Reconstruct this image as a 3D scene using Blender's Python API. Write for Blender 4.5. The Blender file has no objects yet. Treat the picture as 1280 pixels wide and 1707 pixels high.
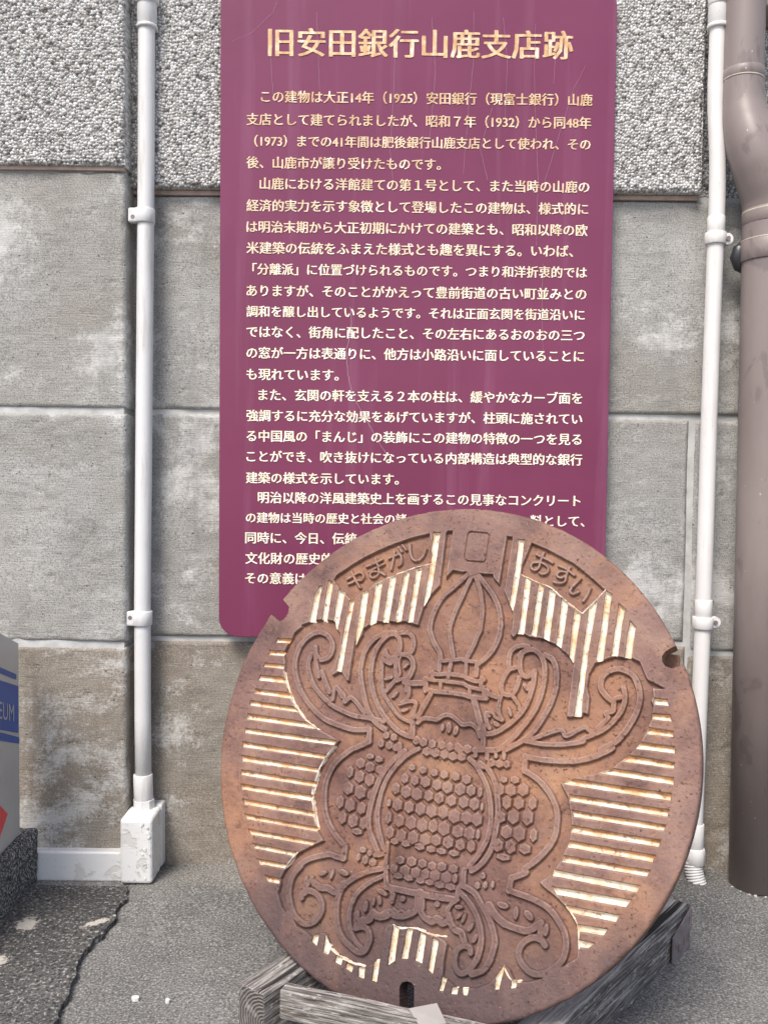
import bpy, bmesh, math, random
import numpy as np
from mathutils import Vector, Matrix, noise as mnoise

random.seed(7)
rng = np.random.default_rng(11)
C = bpy.context.scene.collection
scene = bpy.context.scene
rad = math.radians

# ------------------------------------------------------------------ camera
F, CAM_H, WALL_D = 1500.0, 0.70, 1.57
PITCH, ROLL = rad(2.5), 0.011
r0, f0, u0 = Vector((1, 0, 0)), Vector((0, math.cos(PITCH), -math.sin(PITCH))), Vector((0, math.sin(PITCH), math.cos(PITCH)))
CR = math.cos(ROLL) * r0 + math.sin(ROLL) * u0
CU = -math.sin(ROLL) * r0 + math.cos(ROLL) * u0
CB = -f0
CAM = Vector((0, -WALL_D, CAM_H))
cam_d = bpy.data.cameras.new("camera")
cam = bpy.data.objects.new("camera", cam_d)
C.objects.link(cam)
cam.matrix_world = Matrix(((CR.x, CU.x, CB.x, CAM.x), (CR.y, CU.y, CB.y, CAM.y), (CR.z, CU.z, CB.z, CAM.z), (0, 0, 0, 1)))
cam_d.sensor_fit = 'VERTICAL'
cam_d.sensor_height = 36.0
cam_d.lens = F / 1707.0 * 36.0
cam_d.clip_start, cam_d.clip_end = 0.05, 200.0
scene.camera = cam

# ------------------------------------------------------------------ sky, sun, exposure
SUN_EL, SUN_AZ = rad(55), rad(206)          # azimuth clockwise from +Y: behind the camera, to the left
world = bpy.data.worlds.new("World")
scene.world = world
world.use_nodes = True
wn = world.node_tree
sky = wn.nodes.new("ShaderNodeTexSky")
sky.sky_type = 'NISHITA'
sky.sun_disc = False
sky.sun_elevation, sky.sun_rotation = SUN_EL, SUN_AZ
sky.dust_density = 3.0
wn.links.new(sky.outputs[0], wn.nodes["Background"].inputs[0])
wn.nodes["Background"].inputs[1].default_value = 0.12
sd = bpy.data.lights.new("sun", 'SUN')
sd.energy, sd.angle, sd.color = 2.0, rad(20), (1.0, 0.95, 0.88)
sun = bpy.data.objects.new("sun", sd)
C.objects.link(sun)
to_sun = Vector((math.sin(SUN_AZ) * math.cos(SUN_EL), math.cos(SUN_AZ) * math.cos(SUN_EL), math.sin(SUN_EL)))
sun.rotation_euler = to_sun.to_track_quat('Z', 'Y').to_euler()
scene.view_settings.view_transform = 'Standard'
scene.view_settings.look = 'None'
scene.view_settings.exposure = 0.86
scene.view_settings.gamma = 1.0


# ------------------------------------------------------------------ helpers
def ray(px, py):
    return (CR * ((px - 640) / F) + CU * ((853.5 - py) / F) + f0)


def at(px, py, Y):
    """world point seen at photo pixel (px, py) on the vertical plane y = Y"""
    d = ray(px, py)
    return CAM + d * ((Y - CAM.y) / d.y)


def atz(px, py, z):
    d = ray(px, py)
    return CAM + d * ((z - CAM.z) / d.z)


def obj(name, mesh, mat=None, parent=None, smooth=False):
    o = bpy.data.objects.new(name, mesh)
    C.objects.link(o)
    if mat:
        mesh.materials.append(mat)
    if parent:
        o.parent = parent
    if smooth:
        mesh.polygons.foreach_set("use_smooth", [True] * len(mesh.polygons))
    return o


def tag(o, label=None, cat=None, group=None, kind=None):
    for k, v in (("label", label), ("category", cat), ("group", group), ("kind", kind)):
        if v:
            o[k] = v
    return o


def thing(name, label, cat, loc=(0, 0, 0), group=None):
    o = bpy.data.objects.new(name, None)
    C.objects.link(o)
    o.location = loc
    o.empty_display_size = 0.05
    return tag(o, label, cat, group)


def from_bm(name, bm, mat, parent=None, smooth=False):
    """bm is in world coordinates; parents here carry only a translation"""
    if parent:
        bmesh.ops.translate(bm, verts=bm.verts, vec=-parent.location)
    me = bpy.data.meshes.new(name)
    bmesh.ops.recalc_face_normals(bm, faces=bm.faces)
    bm.to_mesh(me)
    bm.free()
    return obj(name, me, mat, parent, smooth)


def np_mesh(name, verts, quads, attrs=None):
    me = bpy.data.meshes.new(name)
    n, q = len(verts), len(quads)
    k = quads.shape[1]
    me.vertices.add(n)
    me.vertices.foreach_set("co", np.ascontiguousarray(verts, dtype=np.float32).ravel())
    me.loops.add(q * k)
    me.loops.foreach_set("vertex_index", np.ascontiguousarray(quads, dtype=np.int32).ravel())
    me.polygons.add(q)
    me.polygons.foreach_set("loop_start", np.arange(0, q * k, k, dtype=np.int32))
    me.polygons.foreach_set("use_smooth", np.ones(q, dtype=bool))
    me.update(calc_edges=True)
    for a, v in (attrs or {}).items():
        at_ = me.attributes.new(a, 'FLOAT', 'POINT')
        at_.data.foreach_set("value", np.ascontiguousarray(v, dtype=np.float32))
    return me


def bx(bm, lo, hi, bevel=0.0, seg=2):
    g = bmesh.ops.create_cube(bm, size=1.0)
    vs = g['verts']
    for v in vs:
        v.co = Vector((lo[i] + (hi[i] - lo[i]) * (v.co[i] + 0.5) for i in range(3)))
    if bevel:
        es = list({e for v in vs for e in v.link_edges})
        bmesh.ops.bevel(bm, geom=es, offset=bevel, segments=seg, profile=0.5, affect='EDGES')


def tube(bm, pts, radii, seg=28, caps=True):
    """swept round tube through pts"""
    pts = [Vector(p) for p in pts]
    if not hasattr(radii, '__len__'):
        radii = [radii] * len(pts)
    rings, prev = [], None
    for i, p in enumerate(pts):
        a, b = pts[max(i - 1, 0)], pts[min(i + 1, len(pts) - 1)]
        t = (b - a)
        if t.length < 1e-9:
            t = prev_t
        t.normalize()
        prev_t = t
        if prev is None:
            s = t.orthogonal().normalized()
        else:
            s = (prev - t * prev.dot(t)).normalized()
        prev = s
        w = t.cross(s)
        rings.append([bm.verts.new(p + (s * math.cos(k * 2 * math.pi / seg) + w * math.sin(k * 2 * math.pi / seg)) * radii[i]) for k in range(seg)])
    for A, B in zip(rings, rings[1:]):
        for k in range(seg):
            bm.faces.new((A[k], A[(k + 1) % seg], B[(k + 1) % seg], B[k])).smooth = True
    if caps:
        bm.faces.new(rings[0][::-1])
        bm.faces.new(rings[-1])


def prism(bm, poly, depth_vec, bevel=0.0):
    """poly: planar list of points, extruded by depth_vec"""
    vs = [bm.verts.new(p) for p in poly]
    f = bm.faces.new(vs)
    r = bmesh.ops.extrude_face_region(bm, geom=[f])
    nv = [g for g in r['geom'] if isinstance(g, bmesh.types.BMVert)]
    bmesh.ops.translate(bm, verts=nv, vec=depth_vec)
    if bevel:
        es = list({e for v in nv for e in v.link_edges if all(w in nv for w in e.verts)} | {e for v in vs for e in v.link_edges if all(w in vs for w in e.verts)})
        bmesh.ops.bevel(bm, geom=es, offset=bevel, segments=2, profile=0.5, affect='EDGES')


def smoothstep(t):
    t = np.clip(t, 0, 1)
    return t * t * (3 - 2 * t)


def vnoise(shape, cells, seed=0):
    """smooth value noise on a grid, -1..1"""
    g = np.random.default_rng(seed)
    ny, nx = shape
    cy, cx = max(2, int(cells[0])), max(2, int(cells[1]))
    lat = g.uniform(-1, 1, (cy + 2, cx + 2))
    y = np.linspace(0, cy, ny)
    x = np.linspace(0, cx, nx)
    yi, xi = np.minimum(y.astype(int), cy), np.minimum(x.astype(int), cx)
    fy, fx = smoothstep(y - yi)[:, None], smoothstep(x - xi)[None, :]
    a = lat[yi][:, xi]; b = lat[yi][:, xi + 1]; c = lat[yi + 1][:, xi]; d = lat[yi + 1][:, xi + 1]
    return (a * (1 - fx) + b * fx) * (1 - fy) + (c * (1 - fx) + d * fx) * fy


# ------------------------------------------------------------------ materials
class NT:
    def __init__(self, name):
        self.m = bpy.data.materials.new(name)
        self.m.use_nodes = True
        self.t = self.m.node_tree
        self.b = self.t.nodes["Principled BSDF"]
        self._co = None

    def n(self, ty, **kw):
        nd = self.t.nodes.new(ty)
        for k, v in kw.items():
            if k in nd.inputs:
                self.put(nd.inputs[k], v)
            else:
                setattr(nd, k, v)
        return nd

    def put(self, sock, v):
        if isinstance(v, bpy.types.NodeSocket):
            self.t.links.new(v, sock)
        elif hasattr(v, '__len__') and len(v) == 3 and sock.type == 'RGBA':
            sock.default_value = (*v, 1)
        else:
            sock.default_value = v

    def co(self, scale=(1, 1, 1)):
        if self._co is None:
            self._co = self.n("ShaderNodeTexCoord").outputs['Object']
        if scale == (1, 1, 1):
            return self._co
        return self.n("ShaderNodeMapping", Vector=self._co, Scale=scale).outputs[0]

    def noise(self, scale, detail=4, rough=0.55, stretch=(1, 1, 1), dist=0.0):
        return self.n("ShaderNodeTexNoise", Vector=self.co(stretch), Scale=scale, Detail=detail, Roughness=rough, Distortion=dist).outputs['Fac']

    def voro(self, scale, feature='F1', out='Distance', stretch=(1, 1, 1)):
        return self.n("ShaderNodeTexVoronoi", feature=feature, Vector=self.co(stretch), Scale=scale).outputs[out]

    def ramp(self, fac, stops):
        nd = self.n("ShaderNodeValToRGB", Fac=fac)
        e = nd.color_ramp.elements
        while len(e) < len(stops):
            e.new(0.5)
        for el, (p, c) in zip(e, stops):
            el.position = p
            el.color = (*c, 1) if hasattr(c, '__len__') else (c, c, c, 1)
        return nd.outputs[0]

    def mix(self, fac, a, b, mode='MIX'):
        nd = self.n("ShaderNodeMix", data_type='RGBA', blend_type=mode)
        self.put(nd.inputs[0], fac); self.put(nd.inputs[6], a); self.put(nd.inputs[7], b)
        return nd.outputs[2]

    def math(self, op, a, b=0.0, clamp=False):
        nd = self.n("ShaderNodeMath", operation=op, use_clamp=clamp)
        self.put(nd.inputs[0], a); self.put(nd.inputs[1], b)
        return nd.outputs[0]

    def attr(self, name):
        return self.n("ShaderNodeAttribute", attribute_name=name).outputs['Fac']

    def bump(self, h, strength=0.5, dist=0.001, prev=None):
        nd = self.n("ShaderNodeBump", Height=h, Strength=strength, Distance=dist)
        if prev is not None:
            self.put(nd.inputs['Normal'], prev)
        return nd.outputs[0]

    def out(self, color=None, rough=None, normal=None, metal=None, spec=None, coat=None):
        for k, v in (("Base Color", color), ("Roughness", rough), ("Normal", normal), ("Metallic", metal), ("Specular IOR Level", spec), ("Coat Weight", coat)):
            if v is not None:
                self.put(self.b.inputs[k], v)
        return self.m


def mat_pebble():
    t = NT("exposed_aggregate")
    cell, edge = t.attr("cell"), t.attr("edge")
    c = t.ramp(cell, [(0.0, (0.10, 0.09, 0.085)), (0.12, (0.34, 0.315, 0.285)), (0.35, (0.61, 0.59, 0.56)), (0.75, (0.74, 0.725, 0.70)), (1.0, (0.88, 0.87, 0.86))])
    c = t.mix(t.ramp(edge, [(0.04, 1.0), (0.36, 0.0)]), c, (0.15, 0.143, 0.133))
    c = t.mix(t.math('MULTIPLY', t.noise(9, 3), 0.2), c, (0.40, 0.39, 0.38))
    return t.out(c, 0.75, t.bump(t.noise(900, 2), 0.3, 0.0006))


def mat_stone(name, c1, c2, stain, stain2):
    t = NT(name)
    base = t.ramp(t.noise(7, 6, 0.62, dist=0.4), [(0.3, c1), (0.7, c2)])
    base = t.mix(t.ramp(t.noise(3.1, 4, 0.6, dist=0.8), [(0.45, 0.0), (0.68, 0.75)]), base, stain)
    grain = t.noise(420, 3, 0.7)
    base = t.mix(t.ramp(grain, [(0.36, 0.75), (0.48, 0.0)]), base, (0.11, 0.115, 0.105))
    base = t.mix(t.ramp(grain, [(0.57, 0.0), (0.70, 0.45)]), base, (0.70, 0.685, 0.66))
    # pale lime bloom in ragged patches
    bloom = t.ramp(t.math('ADD', t.noise(4.6, 9, 0.72, stretch=(1, 1, 1.2), dist=0.3), t.math('MULTIPLY', t.math('SUBTRACT', t.noise(180, 3, 0.7), 0.5), 0.22)), [(0.53, 0.0), (0.62, 0.55)])
    base = t.mix(bloom, base, (0.70, 0.69, 0.665))
    soot = t.ramp(t.noise(11, 6, 0.7, stretch=(1, 1, 1.4), dist=0.6), [(0.58, 0.0), (0.70, 0.5)])
    base = t.mix(soot, base, (0.15, 0.145, 0.14))
    drip = t.ramp(t.noise(1.0, 5, 0.65, stretch=(17, 17, 2.2), dist=0.5), [(0.55, 0.0), (0.72, 0.55)])
    base = t.mix(drip, base, stain2)
    pit = t.ramp(t.voro(75), [(0.06, 1.0), (0.14, 0.0)])
    pitm = t.math('MULTIPLY', pit, t.ramp(t.noise(30, 3), [(0.5, 0.0), (0.62, 1.0)]))
    base = t.mix(t.math('MULTIPLY', pitm, 0.8), base, (0.07, 0.068, 0.065))
    lines = t.noise(1.0, 3, 0.65, stretch=(28, 28, 480))
    h = t.math('ADD', t.math('MULTIPLY', lines, 0.9), t.math('MULTIPLY', grain, 0.8))
    h = t.math('SUBTRACT', h, t.math('MULTIPLY', pitm, 1.4))
    h = t.math('ADD', h, t.math('MULTIPLY', t.noise(60, 4), 0.8))
    return t.out(base, 0.88, t.bump(h, 0.6, 0.0018))


def mat_plain(name, c, rough=0.6, var=0.12, nscale=30, bump=0.15, metal=0.0, spec=0.5):
    t = NT(name)
    dark = tuple(x * (1 - var) for x in c)
    lite = tuple(min(1, x * (1 + var)) for x in c)
    col = t.ramp(t.noise(nscale, 5, 0.6), [(0.3, dark), (0.7, lite)])
    return t.out(col, rough, t.bump(t.noise(nscale * 9, 3), bump, 0.001), metal, spec)


def mat_pvc(name, c, dirt, amount=0.5):
    t = NT(name)
    col = t.ramp(t.noise(14, 4), [(0.3, tuple(x * 0.93 for x in c)), (0.7, c)])
    streak = t.ramp(t.noise(1.0, 5, 0.7, stretch=(60, 60, 6)), [(0.52, 0.0), (0.72, amount)])
    col = t.mix(streak, col, dirt)
    spots = t.ramp(t.voro(130), [(0.07, 0.7), (0.12, 0.0)])
    col = t.mix(t.math('MULTIPLY', spots, t.ramp(t.noise(20, 2), [(0.52, 0.0), (0.6, 1.0)])), col, tuple(x * 0.55 for x in dirt))
    return t.out(col, t.ramp(t.noise(25, 3), [(0.3, 0.38), (0.7, 0.55)]), t.bump(t.noise(40, 4), 0.12, 0.002))


def mat_peel():
    t = NT("peeling_white_paint")
    m = t.ramp(t.noise(26, 6, 0.62, dist=0.5), [(0.59, 0.0), (0.605, 1.0)])
    col = t.mix(t.math('MULTIPLY', m, 0.8), (0.76, 0.755, 0.74), (0.63, 0.61, 0.57))
    col = t.mix(t.ramp(t.noise(240, 3), [(0.62, 0.0), (0.72, 0.6)]), col, (0.3, 0.29, 0.27))
    h = t.math('MULTIPLY', m, -1.0)
    return t.out(col, 0.55, t.bump(h, 0.6, 0.0012))


def mat_brown():
    t = NT("brown_pvc")
    col = t.ramp(t.noise(8, 5, 0.6, stretch=(1, 1, 0.4)), [(0.3, (0.200, 0.158, 0.146)), (0.7, (0.275, 0.228, 0.212))])
    col = t.mix(t.ramp(t.noise(22, 4, 0.6, stretch=(1, 1, 0.5), dist=0.6), [(0.60, 0.0), (0.66, 0.5)]), col, (0.135, 0.105, 0.100))
    sp = t.ramp(t.voro(60, stretch=(1, 1, 0.6)), [(0.05, 0.85), (0.09, 0.0)])
    col = t.mix(t.math('MULTIPLY', sp, t.ramp(t.noise(14, 2), [(0.5, 0.0), (0.56, 1.0)])), col, (0.5, 0.46, 0.42))
    return t.out(col, t.ramp(t.noise(18, 4), [(0.3, 0.34), (0.7, 0.52)]), t.bump(t.noise(30, 4), 0.1, 0.002))


def mat_ground():
    t = NT("worn_asphalt_mortar")
    base = t.ramp(t.noise(5, 6, 0.6), [(0.3, (0.12, 0.118, 0.112)), (0.7, (0.215, 0.21, 0.198))])
    # sandier and lighter near the foot of the wall (a strip of mortar)
    y = t.n("ShaderNodeSeparateXYZ", Vector=t.co()).outputs[1]
    near = t.ramp(t.math('ADD', y, t.math('MULTIPLY', t.noise(9, 4), 0.16)), [(0.0, 0.0), (0.1, 1.0)])
    near = t.ramp(t.math('ADD', t.math('MULTIPLY', y, 4.0), t.math('ADD', t.math('MULTIPLY', t.noise(9, 4), 0.8), 0.55)), [(0.45, 0.0), (1.0, 0.7)])
    base = t.mix(near, base, (0.30, 0.28, 0.245))
    base = t.mix(t.ramp(t.noise(2.6, 5, 0.6, dist=0.6), [(0.48, 0.0), (0.64, 0.6)]), base, (0.075, 0.074, 0.072))
    base = t.mix(t.ramp(t.noise(3.7, 6, 0.7, dist=0.4), [(0.60, 0.0), (0.72, 0.5)]), base, (0.33, 0.31, 0.28))
    g = t.noise(300, 2, 0.7)
    base = t.mix(t.ramp(g, [(0.38, 0.65), (0.50, 0.0)]), base, (0.028, 0.028, 0.028))
    base = t.mix(t.ramp(g, [(0.55, 0.0), (0.66, 0.6)]), base, (0.46, 0.45, 0.42))
    h = t.math('ADD', g, t.math('MULTIPLY', t.noise(45, 4), 1.2))
    return t.out(base, 0.92, t.bump(h, 0.6, 0.002))


def mat_oldpave():
    t = NT("old_pebble_concrete")
    base = t.ramp(t.noise(6, 5, 0.6), [(0.3, (0.05, 0.049, 0.048)), (0.75, (0.115, 0.112, 0.106))])
    g = t.noise(210, 2, 0.65, dist=0.5)
    base = t.mix(t.ramp(g, [(0.36, 0.95), (0.50, 0.0)]), base, (0.018, 0.018, 0.018))
    base = t.mix(t.ramp(g, [(0.57, 0.0), (0.68, 0.75)]), base, (0.42, 0.40, 0.37))
    # smears of pale cement
    n1, n2 = t.noise(45, 5, 0.7), t.noise(160, 4, 0.7)
    smear = None
    for cx, cy, rx, ry, rot in PATCHES:
        mp = t.n("ShaderNodeMapping", vector_type='TEXTURE', Vector=t.co(), Location=(cx, cy, 0.0), Rotation=(0, 0, rot), Scale=(rx, ry, 1.0)).outputs[0]
        sep = t.n("ShaderNodeSeparateXYZ", Vector=mp)
        d = t.math('SQRT', t.math('ADD', t.math('MULTIPLY', sep.outputs[0], sep.outputs[0]), t.math('MULTIPLY', sep.outputs[1], sep.outputs[1])))
        d = t.math('ADD', d, t.math('ADD', t.math('MULTIPLY', n1, 2.2), t.math('MULTIPLY', n2, 1.5)))
        m = t.ramp(t.math('MULTIPLY', d, 0.385), [(0.90, 0.9), (0.985, 0.0)])
        smear = m if smear is None else t.math('MAXIMUM', smear, m)
    base = t.mix(smear, base, (0.52, 0.48, 0.42))
    h = t.math('ADD', g, t.math('ADD', t.math('MULTIPLY', t.noise(35, 4), 1.3), t.math('MULTIPLY', smear, 0.6)))
    return t.out(base, 0.9, t.bump(h, 0.9, 0.003))


def mat_granite():
    t = NT("dark_granite")
    g = t.noise(260, 3, 0.75)
    base = t.ramp(g, [(0.35, (0.02, 0.02, 0.021)), (0.50, (0.06, 0.06, 0.06)), (0.55, (0.24, 0.235, 0.225)), (0.64, (0.58, 0.57, 0.54))])
    h = t.math('ADD', g, t.math('MULTIPLY', t.noise(50, 4), 1.5))
    return t.out(base, 0.8, t.bump(h, 1.0, 0.004))


def mat_wood(axis, name, dark=0.5, lift=1.0):
    t = NT(name)
    st = [1, 1, 1]
    st[axis] = 0.05
    st = tuple(st)
    w = t.noise(330, 4, 0.7, stretch=st, dist=0.2)
    w2 = t.noise(70, 4, 0.6, stretch=st, dist=0.5)
    col = t.ramp(w, [(0.36, (0.040, 0.032, 0.028)), (0.46, (0.17, 0.148, 0.132)), (0.56, (0.36, 0.33, 0.30)), (0.68, (0.62, 0.59, 0.55))])
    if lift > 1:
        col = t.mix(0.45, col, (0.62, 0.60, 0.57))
    col = t.mix(t.ramp(w2, [(0.40 + dark * .12, dark), (0.50 + dark * .12, 0.0)]), col, (0.055, 0.048, 0.045))
    fl = t.ramp(t.noise(150, 5, 0.75, stretch=tuple(1 if q == 1 else 0.3 for q in st)), [(0.57, 0.0), (0.62, 0.8)])
    col = t.mix(fl, col, (0.50, 0.475, 0.44))
    sp = t.ramp(t.noise(46, 3, 0.6, stretch=tuple(1 if q == 1 else 0.03 for q in st)), [(0.36, 1.0), (0.39, 0.0)])
    col = t.mix(sp, col, (0.02, 0.017, 0.015))
    h = t.math('SUBTRACT', t.math('ADD', w, t.math('MULTIPLY', w2, 0.9)), t.math('MULTIPLY', sp, 1.5))
    return t.out(col, 0.9, t.bump(h, 0.9, 0.003))


def mat_endgrain():
    t = NT("wood_end_grain")
    w = t.n("ShaderNodeTexWave", wave_type='RINGS', Vector=t.co(), Scale=75.0, Distortion=4.0, Detail=3.0).outputs['Fac']
    col = t.ramp(w, [(0.2, (0.065, 0.055, 0.050)), (0.8, (0.20, 0.175, 0.16))])
    col = t.mix(t.ramp(t.noise(60, 4), [(0.55, 0.0), (0.7, 0.6)]), col, (0.36, 0.34, 0.32))
    return t.out(col, 0.92, t.bump(w, 0.6, 0.002))


def mat_iron():
    t = NT("rusted_cast_iron")
    top, paint = t.attr("top"), t.attr("paint")
    n1, n2 = t.noise(9, 6, 0.62, dist=0.3), t.noise(38, 5, 0.65)
    n3 = t.noise(4.2, 5, 0.62, dist=0.8)
    worn = t.ramp(n1, [(0.34, (0.085, 0.046, 0.043)), (0.47, (0.165, 0.095, 0.086)), (0.58, (0.225, 0.140, 0.123)), (0.72, (0.285, 0.188, 0.156))])
    rust = t.ramp(n1, [(0.34, (0.085, 0.036, 0.028)), (0.47, (0.180, 0.084, 0.055)), (0.58, (0.265, 0.135, 0.078)), (0.72, (0.360, 0.200, 0.110))])
    rust = t.mix(t.ramp(n2, [(0.5, 0.0), (0.68, 0.6)]), rust, (0.215, 0.125, 0.105))
    worn = t.mix(t.ramp(n2, [(0.48, 0.0), (0.66, 0.65)]), worn, (0.270, 0.140, 0.090))
    col = t.mix(t.math('MULTIPLY', top, t.ramp(n2, [(0.38, 0.35), (0.58, 0.95)])), rust, worn)
    col = t.mix(t.ramp(n3, [(0.50, 0.0), (0.66, 0.6)]), col, (0.150, 0.082, 0.076))
    col = t.mix(t.ramp(n3, [(0.34, 0.55), (0.48, 0.0)]), col, (0.390, 0.190, 0.098))
    scab = t.ramp(t.noise(60, 5, 0.75, dist=0.6), [(0.55, 0.0), (0.64, 0.7)])
    col = t.mix(t.math('MULTIPLY', scab, t.ramp(t.noise(7, 3), [(0.42, 0.0), (0.56, 1.0)])), col, (0.105, 0.046, 0.036))
    col = t.mix(t.math('MULTIPLY', t.attr("wear"), t.ramp(n2, [(0.35, 0.1), (0.6, 0.5)])), col, (0.43, 0.32, 0.27))  # paler tint along the convex edges of the relief
    # grey dirt settled on the lower part and damp dark blotches at the bottom edge
    z = t.n("ShaderNodeSeparateXYZ", Vector=t.co()).outputs[1]
    damp = t.n("ShaderNodeMapRange", Value=t.math('ADD', z, t.math('MULTIPLY', t.noise(8, 5, 0.6, stretch=(1.6, 0.7, 1)), 0.40)), **{'From Min': -0.10, 'From Max': 0.06, 'To Min': 0.92, 'To Max': 0.0}).outputs[0]
    col = t.mix(damp, col, (0.074, 0.047, 0.047))
    col = t.mix(0.10, col, (0.05, 0.025, 0.020))
    pits = t.ramp(t.noise(210, 3, 0.6), [(0.33, 0.95), (0.41, 0.0)])
    pits = t.math('MULTIPLY', pits, t.ramp(t.noise(22, 3), [(0.40, 0.15), (0.62, 1.0)]))
    col = t.mix(pits, col, (0.055, 0.028, 0.024))
    specks = t.ramp(t.noise(300, 2), [(0.70, 0.0), (0.76, 0.5)])
    col = t.mix(specks, col, (0.46, 0.36, 0.30))
    # old white road paint left in the grooves, rust bleeding through
    pn = t.noise(120, 5, 0.7)
    bleed = t.ramp(t.math('ADD', t.noise(34, 5, 0.7), t.math('MULTIPLY', t.attr('bleed'), 0.34)), [(0.44, 0.0), (0.72, 0.92)])
    pc = t.mix(bleed, (0.72, 0.665, 0.55), (0.56, 0.29, 0.105))
    pc = t.mix(t.ramp(t.math('ADD', pn, t.math('MULTIPLY', t.attr('bleed'), 0.10)), [(0.55, 0.0), (0.66, 0.85)]), pc, (0.25, 0.12, 0.07))
    pm = t.ramp(t.math('ADD', paint, t.math('MULTIPLY', t.math('SUBTRACT', pn, 0.5), 1.5)), [(0.34, 0.0), (0.46, 1.0)])
    col = t.mix(pm, col, pc)
    h = t.math('ADD', t.noise(150, 4, 0.65), t.math('MULTIPLY', pits, -0.8))
    return t.out(col, t.ramp(n2, [(0.3, 0.55), (0.7, 0.75)]), t.bump(h, 0.55, 0.0012), 0.0, 0.35)


def mat_sign():
    t = NT("purple_sign_enamel")
    col = t.ramp(t.noise(5, 4, 0.55), [(0.3, (0.170, 0.033, 0.080)), (0.7, (0.205, 0.043, 0.098))])
    st = t.ramp(t.noise(1.0, 4, 0.6, stretch=(26, 1, 1.4), dist=0.3), [(0.55, 0.0), (0.8, 0.22)])
    col = t.mix(st, col, (0.40, 0.20, 0.30))
    return t.out(col, 0.28, t.bump(t.noise(6, 3), 0.05, 0.004), 0.0, 0.36)


def mat_gold():
    t = NT("gilt_lettering")
    n = t.noise(70, 5, 0.7, stretch=(1, 1, 0.6))
    gilt = t.ramp(n, [(0.32, (0.50, 0.27, 0.12)), (0.48, (0.68, 0.42, 0.21)), (0.58, (0.82, 0.60, 0.38)), (0.66, (0.94, 0.88, 0.78))])
    cream = t.ramp(n, [(0.30, (0.88, 0.74, 0.50)), (0.48, (0.93, 0.84, 0.66)), (0.62, (0.96, 0.92, 0.82))])
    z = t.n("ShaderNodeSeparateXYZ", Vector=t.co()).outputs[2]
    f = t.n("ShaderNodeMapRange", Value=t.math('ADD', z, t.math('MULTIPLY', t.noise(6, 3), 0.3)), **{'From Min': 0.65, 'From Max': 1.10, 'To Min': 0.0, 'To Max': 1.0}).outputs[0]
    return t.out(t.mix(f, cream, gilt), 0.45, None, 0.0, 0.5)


PATCHES = [(*atz(163, 1537, 0.01).xy, .040, .011, .75), (*atz(46, 1540, 0.01).xy, .022, .034, 0.3), (*atz(3, 1602, 0.01).xy, .016, .020, .5)]
M = dict(
    pebble=mat_pebble(),
    stone=mat_stone("scored_stone", (0.285, 0.277, 0.26), (0.445, 0.435, 0.41), (0.28, 0.255, 0.22), (0.22, 0.21, 0.195)),
    stone_low=mat_stone("scored_stone_damp", (0.215, 0.186, 0.150), (0.33, 0.294, 0.246), (0.225, 0.174, 0.128), (0.165, 0.125, 0.095)),
    mortar=mat_plain("pale_mortar", (0.50, 0.50, 0.485), 0.9, 0.2, 40, 0.4),
    ledge=mat_plain("pink_mortar_bed", (0.46, 0.35, 0.30), 0.9, 0.25, 60, 0.6),
    pvc=mat_pvc("white_conduit_paint", (0.70, 0.69, 0.68), (0.44, 0.40, 0.36), 0.7),
    pvc2=mat_pvc("cream_conduit_paint", (0.74, 0.715, 0.69), (0.52, 0.46, 0.42), 0.45),
    peel=mat_peel(),
    brown=mat_brown(),
    dark=mat_plain("black_rubber", (0.035, 0.035, 0.04), 0.35, 0.2, 40, 0.2),
    ground=mat_ground(), pave=mat_oldpave(), granite=mat_granite(),
    cement=mat_plain("old_cement", (0.50, 0.46, 0.40), 0.95, 0.3, 90, 1.0),
    woodx=mat_wood(0, "weathered_grey_wood", 0.35),
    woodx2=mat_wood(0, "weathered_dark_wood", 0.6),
    wood_lit=mat_wood(0, "sunlit_top_wood", 0.2, 2.0),  # same timber, sunlight on the beam's top face painted in as paler colour
    endg=mat_endgrain(),
    iron=mat_iron(),
    steel=mat_plain("rusty_bracket_steel", (0.22, 0.185, 0.19), 0.6, 0.25, 60, 0.3, 0.3),
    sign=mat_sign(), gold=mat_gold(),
    scratch=mat_plain("pale_scratch", (0.44, 0.26, 0.34), 0.6),
    panel=mat_plain("brushed_grey_panel", (0.50, 0.485, 0.465), 0.40, 0.06, 12, 0.08, 0.3),
    blue=mat_plain("blue_print", (0.035, 0.085, 0.33), 0.4, 0.08),
    ltr=mat_plain("pale_grey_print", (0.42, 0.43, 0.43), 0.45, 0.05),
    ltr2=mat_plain("chalky_white", (0.62, 0.61, 0.58), 0.9, 0.2, 200, 0.5),
    red=mat_plain("red_print", (0.72, 0.06, 0.06), 0.45, 0.06),
    card=mat_plain("grey_card", (0.30, 0.275, 0.255), 0.8, 0.08, 30, 0.2),
    seam=mat_plain("pale_glue_seam", (0.48, 0.42, 0.35), 0.6, 0.2, 80),
)

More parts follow.
